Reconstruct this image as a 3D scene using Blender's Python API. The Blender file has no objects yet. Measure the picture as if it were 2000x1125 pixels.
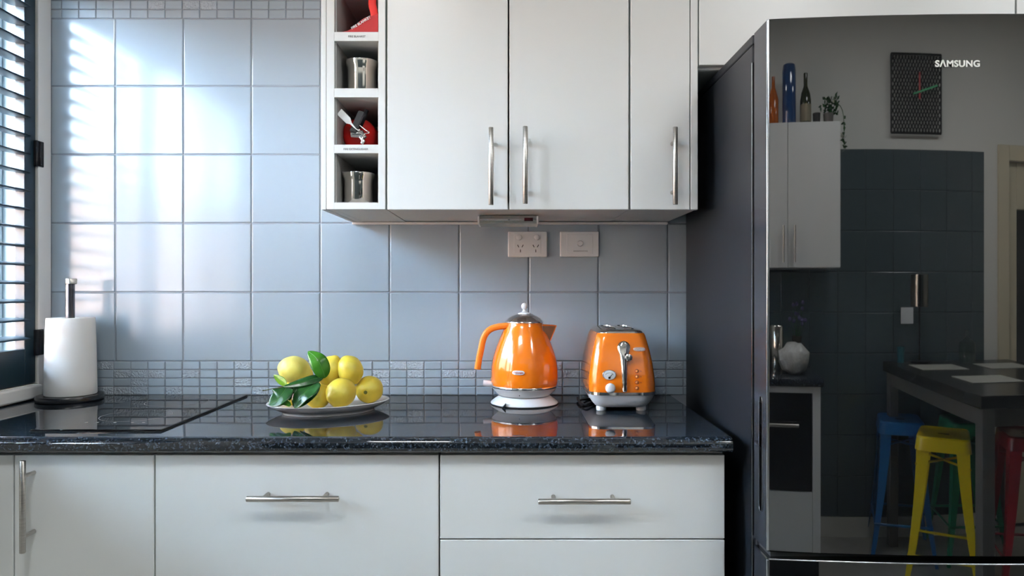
import bpy, bmesh, math, random
from mathutils import Vector, Matrix, noise
random.seed(7)
PI = math.pi
S = bpy.context.scene
COL = S.collection

# ------------------------------------------------------------------ camera, world, lights, exposure
F = 1417.5                      # focal length in pixels of the 2000 x 1125 frame
CD, CH = 2.1, 1.22              # camera distance from the tiled wall (Y = 0), camera height
cam_d = bpy.data.cameras.new('camera'); cam = bpy.data.objects.new('camera', cam_d); COL.objects.link(cam)
cam_d.sensor_width = 36; cam_d.lens = F / 2000 * 36
cam.location = (0, -CD, CH); cam.rotation_euler = (PI/2, 0, 0)
S.camera = cam

w = bpy.data.worlds.new('sky'); S.world = w; w.use_nodes = True
wn = w.node_tree.nodes; wb = wn['Background']
wb.inputs['Color'].default_value = (0.56, 0.77, 1.0, 1); wb.inputs['Strength'].default_value = 54.0

S.view_settings.view_transform = 'Standard'; S.view_settings.look = 'None'
S.view_settings.gamma = 1; S.view_settings.use_curve_mapping = False
S.view_settings.exposure = 0.55
S.cycles.use_denoising = True
S.cycles.max_bounces = 10; S.cycles.diffuse_bounces = 5; S.cycles.glossy_bounces = 6
S.cycles.transparent_max_bounces = 16; S.cycles.transmission_bounces = 8
S.cycles.caustics_reflective = False; S.cycles.caustics_refractive = False
S.cycles.sample_clamp_indirect = 6.0

FILL_POWER = 23.5              # emission of the added ceiling fill panels

sun_d = bpy.data.lights.new('sun', 'SUN'); sun_d.energy = 6; sun_d.color = (1, .86, .70); sun_d.angle = .02
sun = bpy.data.objects.new('sun', sun_d); COL.objects.link(sun)
sun.rotation_euler = Vector((-.64, .15, -.76)).to_track_quat('-Z', 'Y').to_euler()     # comes over the roof onto the garden wall outside

# ------------------------------------------------------------------ helpers
def P(px, py, d):
    """point that projects on (px, py) at distance d in front of the camera"""
    return Vector(((px-1000)*d/F, d-CD, CH-(py-562.5)*d/F))

def mat(name, col, rough=0.5, metal=0.0, ior=1.5, spec=None, coat=0, emit=None, es=0, bump=None, alpha=None, trans=0, sheen=0, sss=0):
    m = bpy.data.materials.new(name); m.use_nodes = True
    n = m.node_tree.nodes; l = m.node_tree.links; b = n['Principled BSDF']
    b.inputs['Base Color'].default_value = (*col, 1); b.inputs['Roughness'].default_value = rough
    b.inputs['Metallic'].default_value = metal; b.inputs['IOR'].default_value = ior
    if coat: b.inputs['Coat Weight'].default_value = coat; b.inputs['Coat Roughness'].default_value = 0.03
    if emit: b.inputs['Emission Color'].default_value = (*emit, 1); b.inputs['Emission Strength'].default_value = es
    if trans: b.inputs['Transmission Weight'].default_value = trans
    if sss: b.inputs['Subsurface Weight'].default_value = sss; b.inputs['Subsurface Radius'].default_value = (.02,.012,.005)
    if bump:
        sc, st, di = bump
        t = n.new('ShaderNodeTexNoise'); t.inputs['Scale'].default_value = sc; t.inputs['Detail'].default_value = 3
        tc = n.new('ShaderNodeTexCoord'); l.new(tc.outputs['Object'], t.inputs['Vector'])
        bp = n.new('ShaderNodeBump'); bp.inputs['Strength'].default_value = st; bp.inputs['Distance'].default_value = di
        l.new(t.outputs['Fac'], bp.inputs['Height']); l.new(bp.outputs['Normal'], b.inputs['Normal'])
    return m

def vary(m, c2, scale, lo=0.4, hi=0.6, stretch=None):
    """mix the base colour of m with c2 by a noise"""
    n = m.node_tree.nodes; l = m.node_tree.links; b = n['Principled BSDF']
    t = n.new('ShaderNodeTexNoise'); t.inputs['Scale'].default_value = scale; t.inputs['Detail'].default_value = 4
    tc = n.new('ShaderNodeTexCoord'); mp = n.new('ShaderNodeMapping')
    if stretch: mp.inputs['Scale'].default_value = stretch
    l.new(tc.outputs['Object'], mp.inputs['Vector']); l.new(mp.outputs['Vector'], t.inputs['Vector'])
    r = n.new('ShaderNodeValToRGB'); r.color_ramp.elements[0].position = lo; r.color_ramp.elements[1].position = hi
    r.color_ramp.elements[0].color = b.inputs['Base Color'].default_value; r.color_ramp.elements[1].color = (*c2, 1)
    l.new(t.outputs['Fac'], r.inputs['Fac']); l.new(r.outputs['Color'], b.inputs['Base Color'])
    return m

def NB(): return bmesh.new()

def box(bm, x0, x1, y0, y1, z0, z1, bev=0, seg=2, mi=0):
    vs = [bm.verts.new((x, y, z)) for x in (min(x0,x1), max(x0,x1)) for y in (min(y0,y1), max(y0,y1)) for z in (min(z0,z1), max(z0,z1))]
    fs = [bm.faces.new([vs[i] for i in q]) for q in ((0,1,3,2),(4,6,7,5),(0,4,5,1),(2,3,7,6),(0,2,6,4),(1,5,7,3))]
    for f in fs: f.material_index = mi
    if bev:
        es = list({e for f in fs for e in f.edges})
        r = bmesh.ops.bevel(bm, geom=es, offset=bev, segments=seg, profile=0.5, affect='EDGES')
        for f in r['faces']: f.material_index = mi
    return fs

def skin_rings(bm, rings, cap0=True, cap1=True, closed=True):
    V = [[bm.verts.new(p) for p in r] for r in rings]
    n = len(V[0])
    for a, b in zip(V, V[1:]):
        for i in range(n if closed else n-1):
            j = (i+1) % n
            bm.faces.new((a[i], a[j], b[j], b[i]))
    if cap0: bm.faces.new(V[0][::-1])
    if cap1: bm.faces.new(V[-1])
    return V

def lathe(bm, prof, c=(0,0,0), seg=48, axis='Z', cap0=True, cap1=True, sq=(1,1), rotz=0):
    rings = []
    for r, z in prof:
        ring = []
        for i in range(seg):
            a = 2*PI*i/seg; x, y = r*math.cos(a)*sq[0], r*math.sin(a)*sq[1]
            if rotz: x, y = x*math.cos(rotz)-y*math.sin(rotz), x*math.sin(rotz)+y*math.cos(rotz)
            if axis == 'Z': p = (c[0]+x, c[1]+y, c[2]+z)
            elif axis == 'Y': p = (c[0]+x, c[1]-z, c[2]+y)      # grows towards the camera (-Y)
            else: p = (c[0]+z, c[1]+x, c[2]+y)
            ring.append(p)
        rings.append(ring)
    skin_rings(bm, rings, cap0, cap1)

def tube(bm, pts, r, seg=12, caps=True, flat=None):
    pts = [Vector(p) for p in pts]; rings = []
    up = Vector((0,0,1))
    d0 = (pts[1]-pts[0]).normalized()
    if abs(d0.dot(up)) > .95: up = Vector((0,1,0))
    side = d0.cross(up).normalized()
    for i, p in enumerate(pts):
        d = (pts[min(i+1,len(pts)-1)]-pts[max(i-1,0)]).normalized()
        side = (side - d*side.dot(d)).normalized(); nn = side.cross(d)
        rr = r[i] if isinstance(r, (list,tuple)) else r
        ra, rb = (rr, rr) if flat is None else (rr*flat[0], rr*flat[1])
        rings.append([p + side*math.cos(2*PI*k/seg)*ra + nn*math.sin(2*PI*k/seg)*rb for k in range(seg)])
    skin_rings(bm, rings, caps, caps)

def smooth_path(pts, n=6):
    pts = [Vector(p) for p in pts]; out = []
    for i in range(len(pts)-1):
        p0, p1, p2, p3 = pts[max(i-1,0)], pts[i], pts[i+1], pts[min(i+2,len(pts)-1)]
        for k in range(n):
            t = k/n
            out.append(.5*((2*p1)+(p2-p0)*t+(2*p0-5*p1+4*p2-p3)*t*t+(3*p1-p0-3*p2+p3)*t**3))
    out.append(pts[-1]); return out

def rrect(cx, cy, hx, hy, r, z, n=6):
    r = min(r, hx*.98, hy*.98); out = []
    for qx, qy, a0 in ((1,1,0),(-1,1,PI/2),(-1,-1,PI),(1,-1,1.5*PI)):
        for k in range(n+1):
            a = a0 + PI/2*k/n
            out.append((cx+qx*(hx-r)+r*math.cos(a), cy+qy*(hy-r)+r*math.sin(a), z))
    return out

def prism(bm, poly, y0, y1):
    """polygon of (x, z) pulled from y0 to y1"""
    skin_rings(bm, [[(x, y0, z) for x, z in poly], [(x, y1, z) for x, z in poly]])

def base_of(p):
    v = Vector((0,0,0))
    while p is not None: v += p.location; p = p.parent
    return v

def obj(name, bm, m, parent=None, smooth=None, local=False, **kw):
    """ONE mesh object; coordinates in bm are world coordinates unless local"""
    bmesh.ops.recalc_face_normals(bm, faces=bm.faces)
    me = bpy.data.meshes.new(name)
    off = Vector((0,0,0))
    if parent is None and not local:
        xs = [v.co for v in bm.verts]
        off = Vector(((min(v.x for v in xs)+max(v.x for v in xs))/2, (min(v.y for v in xs)+max(v.y for v in xs))/2, min(v.z for v in xs)))
    elif not local: off = base_of(parent)
    for v in bm.verts: v.co -= off
    bm.to_mesh(me); bm.free()
    for mm in (m if isinstance(m, (list,tuple)) else [m]): me.materials.append(mm)
    if smooth is not None:
        for p in me.polygons: p.use_smooth = True
        try: me.set_sharp_from_angle(angle=math.radians(smooth))
        except Exception: pass
    o = bpy.data.objects.new(name, me); COL.objects.link(o)
    if parent is not None: o.parent = parent
    else: o.location = off
    for k, v in kw.items(): o[k] = v
    return o

def thing(name, label, cat, loc, group=None):
    o = bpy.data.objects.new(name, None); COL.objects.link(o); o.location = loc; o.empty_display_size = .05
    o['label'] = label; o['category'] = cat
    if group: o['group'] = group
    return o

def tag(o, label, cat, group=None):
    o['label'] = label; o['category'] = cat
    if group: o['group'] = group
    return o

def kids(o): return [c for c in bpy.data.objects if c.parent == o]
def copy_tree(o, loc=None, parent=None):
    c = o.copy(); COL.objects.link(c)
    if parent is not None: c.parent = parent
    if loc is not None: c.location = loc
    for ch in kids(o): copy_tree(ch, None, c)
    return c

def struct(name, bm, m, parent=None, smooth=None):
    o = obj(name, bm, m, parent, smooth)
    if parent is None: o['kind'] = 'structure'
    return o

def text(name, body, width, m, parent, loc, rot=(PI/2,0,0), depth=.0004, bold=0.0, hscale=1.0, label=None, spacing=1.0):
    cu = bpy.data.curves.new('lettering', 'FONT'); cu.body = body; cu.size = 1; cu.align_x = 'CENTER'; cu.align_y = 'CENTER'
    cu.offset = bold; cu.extrude = 0.02; cu.space_character = spacing
    t = bpy.data.objects.new('tmp', cu); COL.objects.link(t)
    bpy.context.view_layer.update()
    me = bpy.data.meshes.new_from_object(t.evaluated_get(bpy.context.evaluated_depsgraph_get()))
    bpy.data.objects.remove(t)
    wd = max(v.co.x for v in me.vertices)-min(v.co.x for v in me.vertices); s = width/wd
    for v in me.vertices: v.co = Vector((v.co.x*s, v.co.y*s*hscale, v.co.z/0.02*depth))
    me.materials.clear(); me.materials.append(m)
    o = bpy.data.objects.new(name, me); COL.objects.link(o)
    o.parent = parent; o.location = Vector(loc)-base_of(parent) if parent else loc; o.rotation_euler = rot
    if label: o['label'] = label
    return o

# ------------------------------------------------------------------ materials
def tile_mat(name, rough=0.2, bump=None, col=(0.35,0.423,0.487)):
    m = mat(name, col, rough, ior=1.62, bump=bump); return m
M = {}
M['tile'] = tile_mat('grey_blue_tile', .16, (7, .10, .004))
M['mosaic'] = tile_mat('grey_blue_mosaic', .24, (30, .2, .001))
M['rough_mosaic'] = tile_mat('textured_mosaic', .24, (190, .9, .007), (.43,.50,.56))
M['grout'] = mat('tile_grout', (.27,.30,.34), .5)
M['cab'] = mat('satin_white_cabinet', (.78,.80,.79), .3, bump=(3,.03,.002))
M['carcass'] = mat('white_carcass_board', (.70,.72,.70), .45)
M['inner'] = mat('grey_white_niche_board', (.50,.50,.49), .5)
M['trim'] = mat('white_trim_paint', (.92,.93,.93), .35)
M['gasket'] = mat('dark_joint', (.05,.05,.055), .6)
M['steel'] = vary(mat('brushed_steel', (.62,.60,.56), .30, 1), (.50,.48,.45), 60, stretch=(1,1,20))
M['chrome'] = mat('polished_chrome', (.86,.86,.87), .07, 1)
M['pot'] = mat('polished_steel', (.80,.77,.71), .10, 1, bump=(9,.05,.01))
M['orange'] = mat('orange_enamel', (.90,.205,.005), .17, coat=1)
M['orange_dull'] = mat('orange_plastic', (.90,.23,.02), .32)
M['white_plastic'] = mat('white_plastic', (.78,.80,.83), .28)
M['white_socket'] = mat('socket_plastic', (.86,.90,.93), .3)
M['black_plastic'] = mat('black_plastic', (.010,.010,.012), .4, ior=1.35)
M['black_gloss'] = mat('gloss_black_glass', (.003,.003,.004), .03, ior=1.52)
M['fridge_front'] = mat('gloss_black_door', (.004,.0045,.005), .018, ior=2.45)
M['fridge_edge'] = mat('dark_metal_edge', (.05,.056,.068), .2, .3)
M['fridge_bright'] = mat('bright_metal_edge', (.55,.58,.62), .2, 1)
M['fridge_side'] = mat('dark_textured_side', (.013,.016,.021), .38, ior=1.38, bump=(500,.08,.0005))
M['letters'] = mat('silver_letters', (.85,.86,.82), .3, .2, emit=None)
M['print'] = mat('grey_print', (.16,.16,.16), .6)
M['paper'] = mat('paper_towel', (.93,.93,.92), .85, bump=(160,.25,.001))
M['ceramic'] = mat('white_ceramic', (.82,.83,.84), .12, coat=.5)
M['shutter'] = mat('navy_black_shutter', (.008,.022,.035), .35)
M['red'] = mat('red_paint', (.62,.012,.01), .25)
M['red_vinyl'] = mat('red_vinyl', (.40,.008,.010), .5, bump=(35,.5,.004))
M['red_strap'] = mat('red_webbing', (.75,.02,.015), .5)
M['white_paint'] = mat('white_wall_paint', (.74,.74,.70), .7)
M['ceil'] = mat('ceiling_paint', (.82,.82,.80), .8)
M['floor'] = vary(mat('stone_floor_tile', (.46,.45,.43), .4), (.38,.37,.35), 4)
M['led'] = mat('dark_red_display', (.05,.003,.006), .15)
M['glass_dark'] = mat('oven_glass', (.01,.01,.012), .1)
M['cream'] = mat('cream_gloss_paint', (.66,.60,.45), .35)
M['dark_table'] = mat('dark_laminate', (.035,.035,.033), .25)
M['grey_metal'] = mat('grey_table_leg', (.17,.16,.15), .45, .3)

def granite():
    m = mat('black_blue_granite', (.008,.013,.022), .045, ior=1.8)
    n = m.node_tree.nodes; l = m.node_tree.links; b = n['Principled BSDF']
    tc = n.new('ShaderNodeTexCoord')
    v = n.new('ShaderNodeTexVoronoi'); v.inputs['Scale'].default_value = 330; l.new(tc.outputs['Object'], v.inputs['Vector'])
    t = n.new('ShaderNodeTexNoise'); t.inputs['Scale'].default_value = 120; t.inputs['Detail'].default_value = 4; l.new(tc.outputs['Object'], t.inputs['Vector'])
    sep = n.new('ShaderNodeSeparateColor'); l.new(v.outputs['Color'], sep.inputs['Color'])
    mul = n.new('ShaderNodeMath'); mul.operation = 'MULTIPLY'; l.new(sep.outputs['Red'], mul.inputs[0]); l.new(t.outputs['Fac'], mul.inputs[1])
    r = n.new('ShaderNodeValToRGB'); e = r.color_ramp.elements
    e[0].position = .16; e[0].color = (.003,.005,.009,1); e[1].position = .66; e[1].color = (.10,.13,.17,1)
    k = r.color_ramp.elements.new(.40); k.color = (.022,.032,.045,1)
    l.new(mul.outputs[0], r.inputs['Fac']); l.new(r.outputs['Color'], b.inputs['Base Color'])
    return m
M['granite'] = granite()

def pane_mat(name, tint=(1,1,1), ior=1.5):
    m = bpy.data.materials.new(name); m.use_nodes = True
    n = m.node_tree.nodes; l = m.node_tree.links; n.remove(n['Principled BSDF'])
    tr = n.new('ShaderNodeBsdfTransparent'); tr.inputs['Color'].default_value = (*tint, 1)
    gl = n.new('ShaderNodeBsdfGlossy'); gl.inputs['Roughness'].default_value = .01
    fr = n.new('ShaderNodeFresnel')
    ge = n.new('ShaderNodeNewGeometry'); mr = n.new('ShaderNodeMapRange')      # same mirror share on both faces of the pane
    mr.inputs['To Min'].default_value = ior; mr.inputs['To Max'].default_value = 1/ior
    l.new(ge.outputs['Backfacing'], mr.inputs['Value']); l.new(mr.outputs['Result'], fr.inputs['IOR'])
    mx = n.new('ShaderNodeMixShader'); l.new(fr.outputs[0], mx.inputs[0]); l.new(tr.outputs[0], mx.inputs[1]); l.new(gl.outputs[0], mx.inputs[2])
    l.new(mx.outputs[0], n['Material Output'].inputs['Surface'])
    return m
M['pane'] = pane_mat('window_glass')
M['jar_glass'] = pane_mat('jar_glass', (.85,.9,.88))

def lemon_mat():
    m = mat('lemon_skin', (.86,.66,.06), .38, bump=(260,.35,.0012), sss=.08)
    vary(m, (.72,.60,.10), 22, .35, .75); return m
M['lemon'] = lemon_mat()
M['lemon_pale'] = vary(mat('pale_lemon_skin', (.84,.76,.22), .4, bump=(260,.35,.0012), sss=.08), (.80,.66,.10), 16, .35, .75)
M['scar'] = mat('lemon_stem_scar', (.20,.22,.05), .7)
def leaf_mat(name, a, b):
    m = mat(name, a, .22, bump=(55,.25,.003)); vary(m, b, 40, .35, .7); return m
M['leaf'] = leaf_mat('green_leaf', (.035,.17,.012), (.06,.24,.02))
M['leaf_dark'] = leaf_mat('dark_green_leaf', (.012,.065,.014), (.02,.10,.02))
M['leaf_lime'] = leaf_mat('lime_leaf', (.10,.24,.01), (.17,.32,.02))
M['twig'] = mat('twig_bark', (.10,.12,.05), .7)

XW = -1.338                     # left wall plane
XR, YB, ZC = 3.2, -3.0, 2.6     # right wall, rear wall, ceiling

# ------------------------------------------------------------------ the room
bm = NB(); box(bm, XW-.14, XR+.14, YB-.14, .14, -.1, 0); struct('floor', bm, M['floor'])
bm = NB(); box(bm, XW-.14, XR+.14, YB-.14, .14, ZC, ZC+.1); struct('ceiling', bm, M['ceil'])

# tiled wall: each tile a raised bevelled pad on the grout bed
def tile_pad(bm, x0, x1, z0, z1, y, t, bev, mi, sgn=1):
    a = [(x0,z0),(x1,z0),(x1,z1),(x0,z1)]; b = [(x0+bev,z0+bev),(x1-bev,z0+bev),(x1-bev,z1-bev),(x0+bev,z1-bev)]
    o = [bm.verts.new((x, y, z)) for x, z in a]; m_ = [bm.verts.new((x*.5+u*.5, y-sgn*t*.75, z*.5+v*.5)) for (x,z),(u,v) in zip(a,b)]
    i = [bm.verts.new((x, y-sgn*t, z)) for x, z in b]
    fs = []
    for k in range(4):
        j = (k+1) % 4
        fs.append(bm.faces.new((o[k], o[j], m_[j], m_[k]))); fs.append(bm.faces.new((m_[k], m_[j], i[j], i[k])))
    fs.append(bm.faces.new(i))
    for f in fs: f.material_index = mi

def tiled(bm, xs, rows, y, mos_rows, pitch, x_anchor, x_lo, x_hi, sgn=1):
    g = .0011
    xs = [x_lo]+[x for x in xs if x_lo < x < x_hi]+[x_hi]
    for z0, z1 in rows:
        for a, b in zip(xs, xs[1:]):
            if b-a > .01: tile_pad(bm, a+g, b-g, z0+g, z1-g, y, .0026, .0030, 0, sgn)
    for z0, z1 in mos_rows:
        k0 = math.floor((x_lo-x_anchor)/pitch); x = x_anchor+k0*pitch
        while x < x_hi:
            a, b = max(x, x_lo), min(x+pitch, x_hi)
            if b-a > .006:
                rough = random.random() < .17
                tile_pad(bm, a+g*.7, b-g*.7, z0+g*.7, z1-g*.7, y-random.uniform(0,.0005)*sgn, .0024, .0020, 2 if rough else 1, sgn)
            x += pitch
bm = NB()
box(bm, XW-.14, XR+.14, .0028, .14, 0, ZC, mi=3)
X_lines = [(px-1000)/675 for px in (225,358,491,625.5,761,897,1033,1169,1305,1441,1577,1713,1849,1985)]
mosz = [(.91-.0+ .0244*i, .91+.0244*(i+1)) for i in range(4)]
topz = [(2.0+.0262*i, 2.0+.0262*(i+1)) for i in range(5)]
tiled(bm, X_lines, [(1.0074,1.2074),(1.2074,1.4074),(1.4074,1.606),(1.606,1.8044),(1.8044,2.0)], .0028, mosz+topz, .05, (761-1000)/675, XW+.002, 2.2)
wall_back = struct('wall_back', bm, [M['tile'], M['mosaic'], M['rough_mosaic'], M['grout']])

# left wall with the window opening
WY0, WY1, WZ0, WZ1 = -1.68, -.058, .952, 2.16
bm = NB()
box(bm, XW-.14, XW, YB-.14, WY0, 0, ZC); box(bm, XW-.14, XW, WY1, .0028, 0, ZC)
box(bm, XW-.14, XW, WY0, WY1, 0, WZ0); box(bm, XW-.14, XW, WY0, WY1, WZ1, ZC)
struct('wall_left', bm, M['white_paint'])
# white casing around the opening
bm = NB()
box(bm, XW, XW+.006, WY1, -.002, .912, WZ1+.06, .0015)
box(bm, XW-.10, XW+.016, WY0-.06, WY1+.004, .913, .950, .005)
box(bm, XW, XW+.010, WY0-.06, WY1, WZ1, WZ1+.06, .002); box(bm, XW, XW+.010, WY0-.06, WY0, .95, WZ1, .002)
struct('trim_1', bm, M['trim'])
# outer window: frame, mullions, panes
WX = XW-.115
bm = NB(); fw = .04
box(bm, WX-.02, WX+.02, WY0, WY0+fw, WZ0, WZ1, .003); box(bm, WX-.02, WX+.02, WY1-fw, WY1, WZ0, WZ1, .003)
box(bm, WX-.02, WX+.02, WY0+fw, WY1-fw, WZ0, WZ0+fw, .003); box(bm, WX-.02, WX+.02, WY0+fw, WY1-fw, WZ1-fw, WZ1, .003)
for k in (1, 2):
    y = WY0+(WY1-WY0)*k/3; box(bm, WX-.016, WX+.016, y-.02, y+.02, WZ0+fw, WZ1-fw, .003)
win = struct('window_1', bm, M['trim'])
for k in range(3):
    a = WY0+(WY1-WY0)*k/3+.02; b = WY0+(WY1-WY0)*(k+1)/3-.02
    bm = NB(); box(bm, WX-.003, WX+.001, a, b, WZ0+fw-.01, WZ1-fw+.01); struct('window_pane', bm, M['pane'], win)

# louvred shutters, dark, hinged on the casing
pw = (WY1-WY0)/3
lab = ['dark navy louvred shutter hung next to the tiled wall corner, black hinges on white casing',
       'dark louvred shutter in the middle of the left window, between two other shutters',
       'dark louvred shutter at the window end farthest from the tiled wall']
for k in range(3):
    yb = WY1-pw*k-.002; ya = yb-pw+.004           # yb is the side nearest the tiled wall
    t = thing('louvred_shutter', lab[k], 'shutter', (XW-.014, (ya+yb)/2, WZ0), 'louvred shutters on the left window')
    st = .045; x0, x1 = XW-.029, XW-.001
    bm = NB()
    box(bm, x0, x1, yb-st, yb, WZ0+.002, WZ1-.004, .002); box(bm, x0, x1, ya, ya+st, WZ0+.002, WZ1-.004, .002)
    obj('stile', bm, M['shutter'], t)
    bm = NB(); box(bm, x0, x1, ya+st, yb-st, WZ0+.002, 1.052, .002); obj('rail', bm, M['shutter'], t)
    bm = NB(); box(bm, x0, x1, ya+st, yb-st, WZ1-.09, WZ1-.004, .002); obj('rail', bm, M['shutter'], t)
    z = 1.083; first = None
    tilt = math.radians(-6)
    while z < WZ1-.10:
        if first is None:
            bm = NB(); rings = []
            for y in (ya+st+.002, yb-st-.001):
                ring = []
                for i in range(16):
                    a = 2*PI*i/16; u, v = .0315*math.cos(a), .0045*math.sin(a)
                    ring.append((XW-.015+u*math.cos(tilt)-v*math.sin(tilt), y, z+u*math.sin(tilt)+v*math.cos(tilt)))
                rings.append(ring)
            skin_rings(bm, rings); first = obj('louvre', bm, M['shutter'], t, smooth=50)
        else:
            c = first.copy(); COL.objects.link(c); c.location = first.location+Vector((0,0,z-1.083))
        z += .0508
    if k == 0:
        for zc in (1.067, 1.598):
            bm = NB(); box(bm, XW-.001, XW+.009, WY1-.012, WY1+.020, zc-.036, zc+.036, .002); box(bm, XW+.004, XW+.013, WY1-.001, WY1+.007, zc-.034, zc+.034, .002)
            obj('hinge', bm, M['black_plastic'], t)

# outside the window
bm = NB(); box(bm, -14, XW-.2, -12, 10, -.5, -.45); g = obj('garden_ground', bm, mat('pale_paving', (.26,.29,.30), .8)); g['kind'] = 'structure'
brick = mat('peach_render', (.88,.54,.37), .9, bump=(60,.3,.01)); vary(brick, (.84,.46,.30), 3)
bm = NB(); box(bm, -4.3, -4.1, -9, 7, -.45, 2.42); o = obj('garden_wall', bm, brick); tag(o, 'peach coloured wall outside beyond the window louvres', 'wall')
bm = NB()
for i in range(900):
    y = random.uniform(-7, 6); z = 2.3+random.random()**1.3*.75*(1+.3*math.sin(y*1.7)); x = -4.9+random.uniform(-.35,.35)
    r = random.uniform(.06,.14); d = Vector((random.uniform(-1,1), random.uniform(-1,1), random.uniform(-1,1))).normalized(); s = d.orthogonal().normalized()
    c = Vector((x,y,z)); vs = [bm.verts.new(c+d*r), bm.verts.new(c+s*r*.5), bm.verts.new(c-d*r), bm.verts.new(c-s*r*.5)]; bm.faces.new(vs)
box(bm, -5.1, -4.8, -7, 6, -.45, 2.35)
o = obj('hedge', bm, mat('yellow_green_leaves', (.42,.46,.08), .6)); tag(o, 'yellow green hedge outside above the peach wall', 'hedge')

# right and rear walls
bm = NB(); box(bm, XR, XR+.14, YB-.14, .14, 0, ZC); struct('wall_right', bm, M['white_paint'])
DX0, DX1, DZ = 2.50, 3.12, 1.86
bm = NB()
box(bm, XW+.002, 2.30, YB, YB+.0008, .1, 1.9, mi=4)
box(bm, XW-.14, DX0, YB-.14, YB, 0, ZC, mi=3); box(bm, DX1, XR+.14, YB-.14, YB, 0, ZC, mi=3); box(bm, DX0, DX1, YB-.14, YB, DZ, ZC, mi=3)
tiled(bm, [-1.2+.2*i for i in range(18)], [(.1+.2*i, .3+.2*i) for i in range(9)], YB+.0002, [], .05, 0, XW+.002, 2.30, -1)
bm.normal_update()
struct('wall_rear', bm, [tile_mat('dark_wall_tile', .2, (7,.1,.004), (.075,.10,.11)), M['mosaic'], M['rough_mosaic'], M['white_paint'], mat('dark_grout', (.05,.065,.07), .5)])  # same grey blue tiling, its shade put into darker tile and grout colours
bm = NB()
box(bm, DX0-.09, DX0, YB, YB+.02, 0, DZ+.08, .004); box(bm, DX1, DX1+.07, YB, YB+.02, 0, DZ+.08, .004); box(bm, DX0, DX1, YB, YB+.02, DZ, DZ+.08, .004)
struct('trim_2', bm, M['cream'])
bm = NB()
box(bm, DX0, DX0+.09, YB-.06, YB-.02, .02, DZ, .003); box(bm, DX1-.09, DX1, YB-.06, YB-.02, .02, DZ, .003)
box(bm, DX0+.09, DX1-.09, YB-.06, YB-.02, 1.62, DZ, .003); box(bm, DX0+.09, DX1-.09, YB-.06, YB-.02, .02, .8, .003)
dr = struct('door_1', bm, M['cream'])
bm = NB(); box(bm, DX0+.085, DX1-.085, YB-.042, YB-.038, .79, 1.63); struct('door_pane', bm, M['pane'], dr)
# the room beyond the door
bm = NB(); y0 = YB-.14
box(bm, 1.5, 3.34, y0-1.7, y0-1.6, 0, ZC); box(bm, 1.5, 1.6, y0-1.7, y0, 0, ZC); box(bm, 3.3, 3.4, y0-1.6, y0, 0, ZC); box(bm, 1.5, 3.34, y0-1.7, y0, ZC, ZC+.1); box(bm, 1.5, 3.34, y0-1.7, y0, -.1, 0)
struct('wall_beyond', bm, mat('pale_blue_paint', (.62,.66,.72), .7))

# ceiling fill panels, added above and behind the camera to brighten the room
for i, (x, y) in enumerate(((1.25,-1.9),(2.3,-1.9),(-.5,-1.9))):
    t = thing('ceiling_light', ['square white ceiling light nearest the middle of the kitchen', 'square white ceiling light towards the fridge end of the room', 'square white ceiling light towards the shuttered window'][i], 'light', (x, y, ZC), 'square ceiling lights')
    bm = NB(); box(bm, x-.21, x+.21, y-.21, y+.21, ZC-.03, ZC-.0005, .004); obj('light_housing', bm, M['trim'], t)
    bm = NB(); box(bm, x-.19, x+.19, y-.19, y+.19, ZC-.034, ZC-.028); obj('diffuser', bm, mat('lit_diffuser', (.9,.9,.9), .5, emit=(.96,.985,1.0), es=FILL_POWER), t)

# ------------------------------------------------------------------ handles
def bar_handle(parent, c, length, vertical, yfront, off=.036, inset=.033):
    """c = centre (x, z); bar in front of a door face at yfront"""
    bm = NB(); r = .006; yb = yfront-off; h = length/2
    ends = [(0,0,-h),(0,0,-h+.001),(0,0,h-.001),(0,0,h)] if vertical else [(-h,0,0),(-h+.001,0,0),(h-.001,0,0),(h,0,0)]
    tube(bm, [(c[0]+e[0], yb, c[1]+e[2]) for e in ends], [r*.86,r,r,r*.86], 20)
    for s in (-1, 1):
        q = s*(h-inset); x, z = (c[0], c[1]+q) if vertical else (c[0]+q, c[1])
        lathe(bm, [(.0045,0),(.0045,off)], (x, yfront, z), 14, 'Y')
    return obj('handle', bm, M['steel'], parent, smooth=40, label='brushed steel bar handle')

# ------------------------------------------------------------------ base cabinets
YF = 1.53-CD                     # front faces of the base units
ZB, ZT = .15, .878
def base_unit(x0, x1, label):
    t = thing('base_cabinet', label, 'cabinet', ((x0+x1)/2, (YF-.0)/2, 0), 'base cabinets under the worktop')
    bm = NB(); th = .016; yb = -.002
    box(bm, x0+.001, x0+th, YF+.020, yb, ZB, ZT); box(bm, x1-th, x1-.001, YF+.020, yb, ZB, ZT)
    box(bm, x0+th, x1-th, YF+.020, yb, ZB, ZB+th); box(bm, x0+th, x1-th, yb-.01, yb, ZB+th, ZT); box(bm, x0+th, x1-th, YF+.020, yb-.01, ZT-.004, ZT)
    box(bm, x0+th, x1-th, YF+.0205, YF+.04, ZB+th, ZT-.004)
    obj('cabinet_body', bm, M['carcass'], t)
    bm = NB(); box(bm, x0, x1, YF+.06, YF+.075, 0, ZB-.001); obj('kickboard', bm, M['black_plastic'], t)
    return t
def front(parent, name, x0, x1, z0, z1, y=YF, th=.018):
    bm = NB(); box(bm, x0+.0016, x1-.0016, y, y+th, z0, z1, .0016, 2); return obj(name, bm, M['cab'], parent)
xa, xb, xc, xd, xe = XW+.002, -1.0503, -.7534, -.1533, .450
t = base_unit(xa, xb, 'white base cabinet in the corner under the window sill, its edge at far left'); front(t, 'door', xa, xb, ZB, .8680)
t = base_unit(xb, xc, 'narrow white base cabinet with vertical bar handle, under the hob'); d = front(t, 'door', xb, xc, ZB, .8680)
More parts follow.
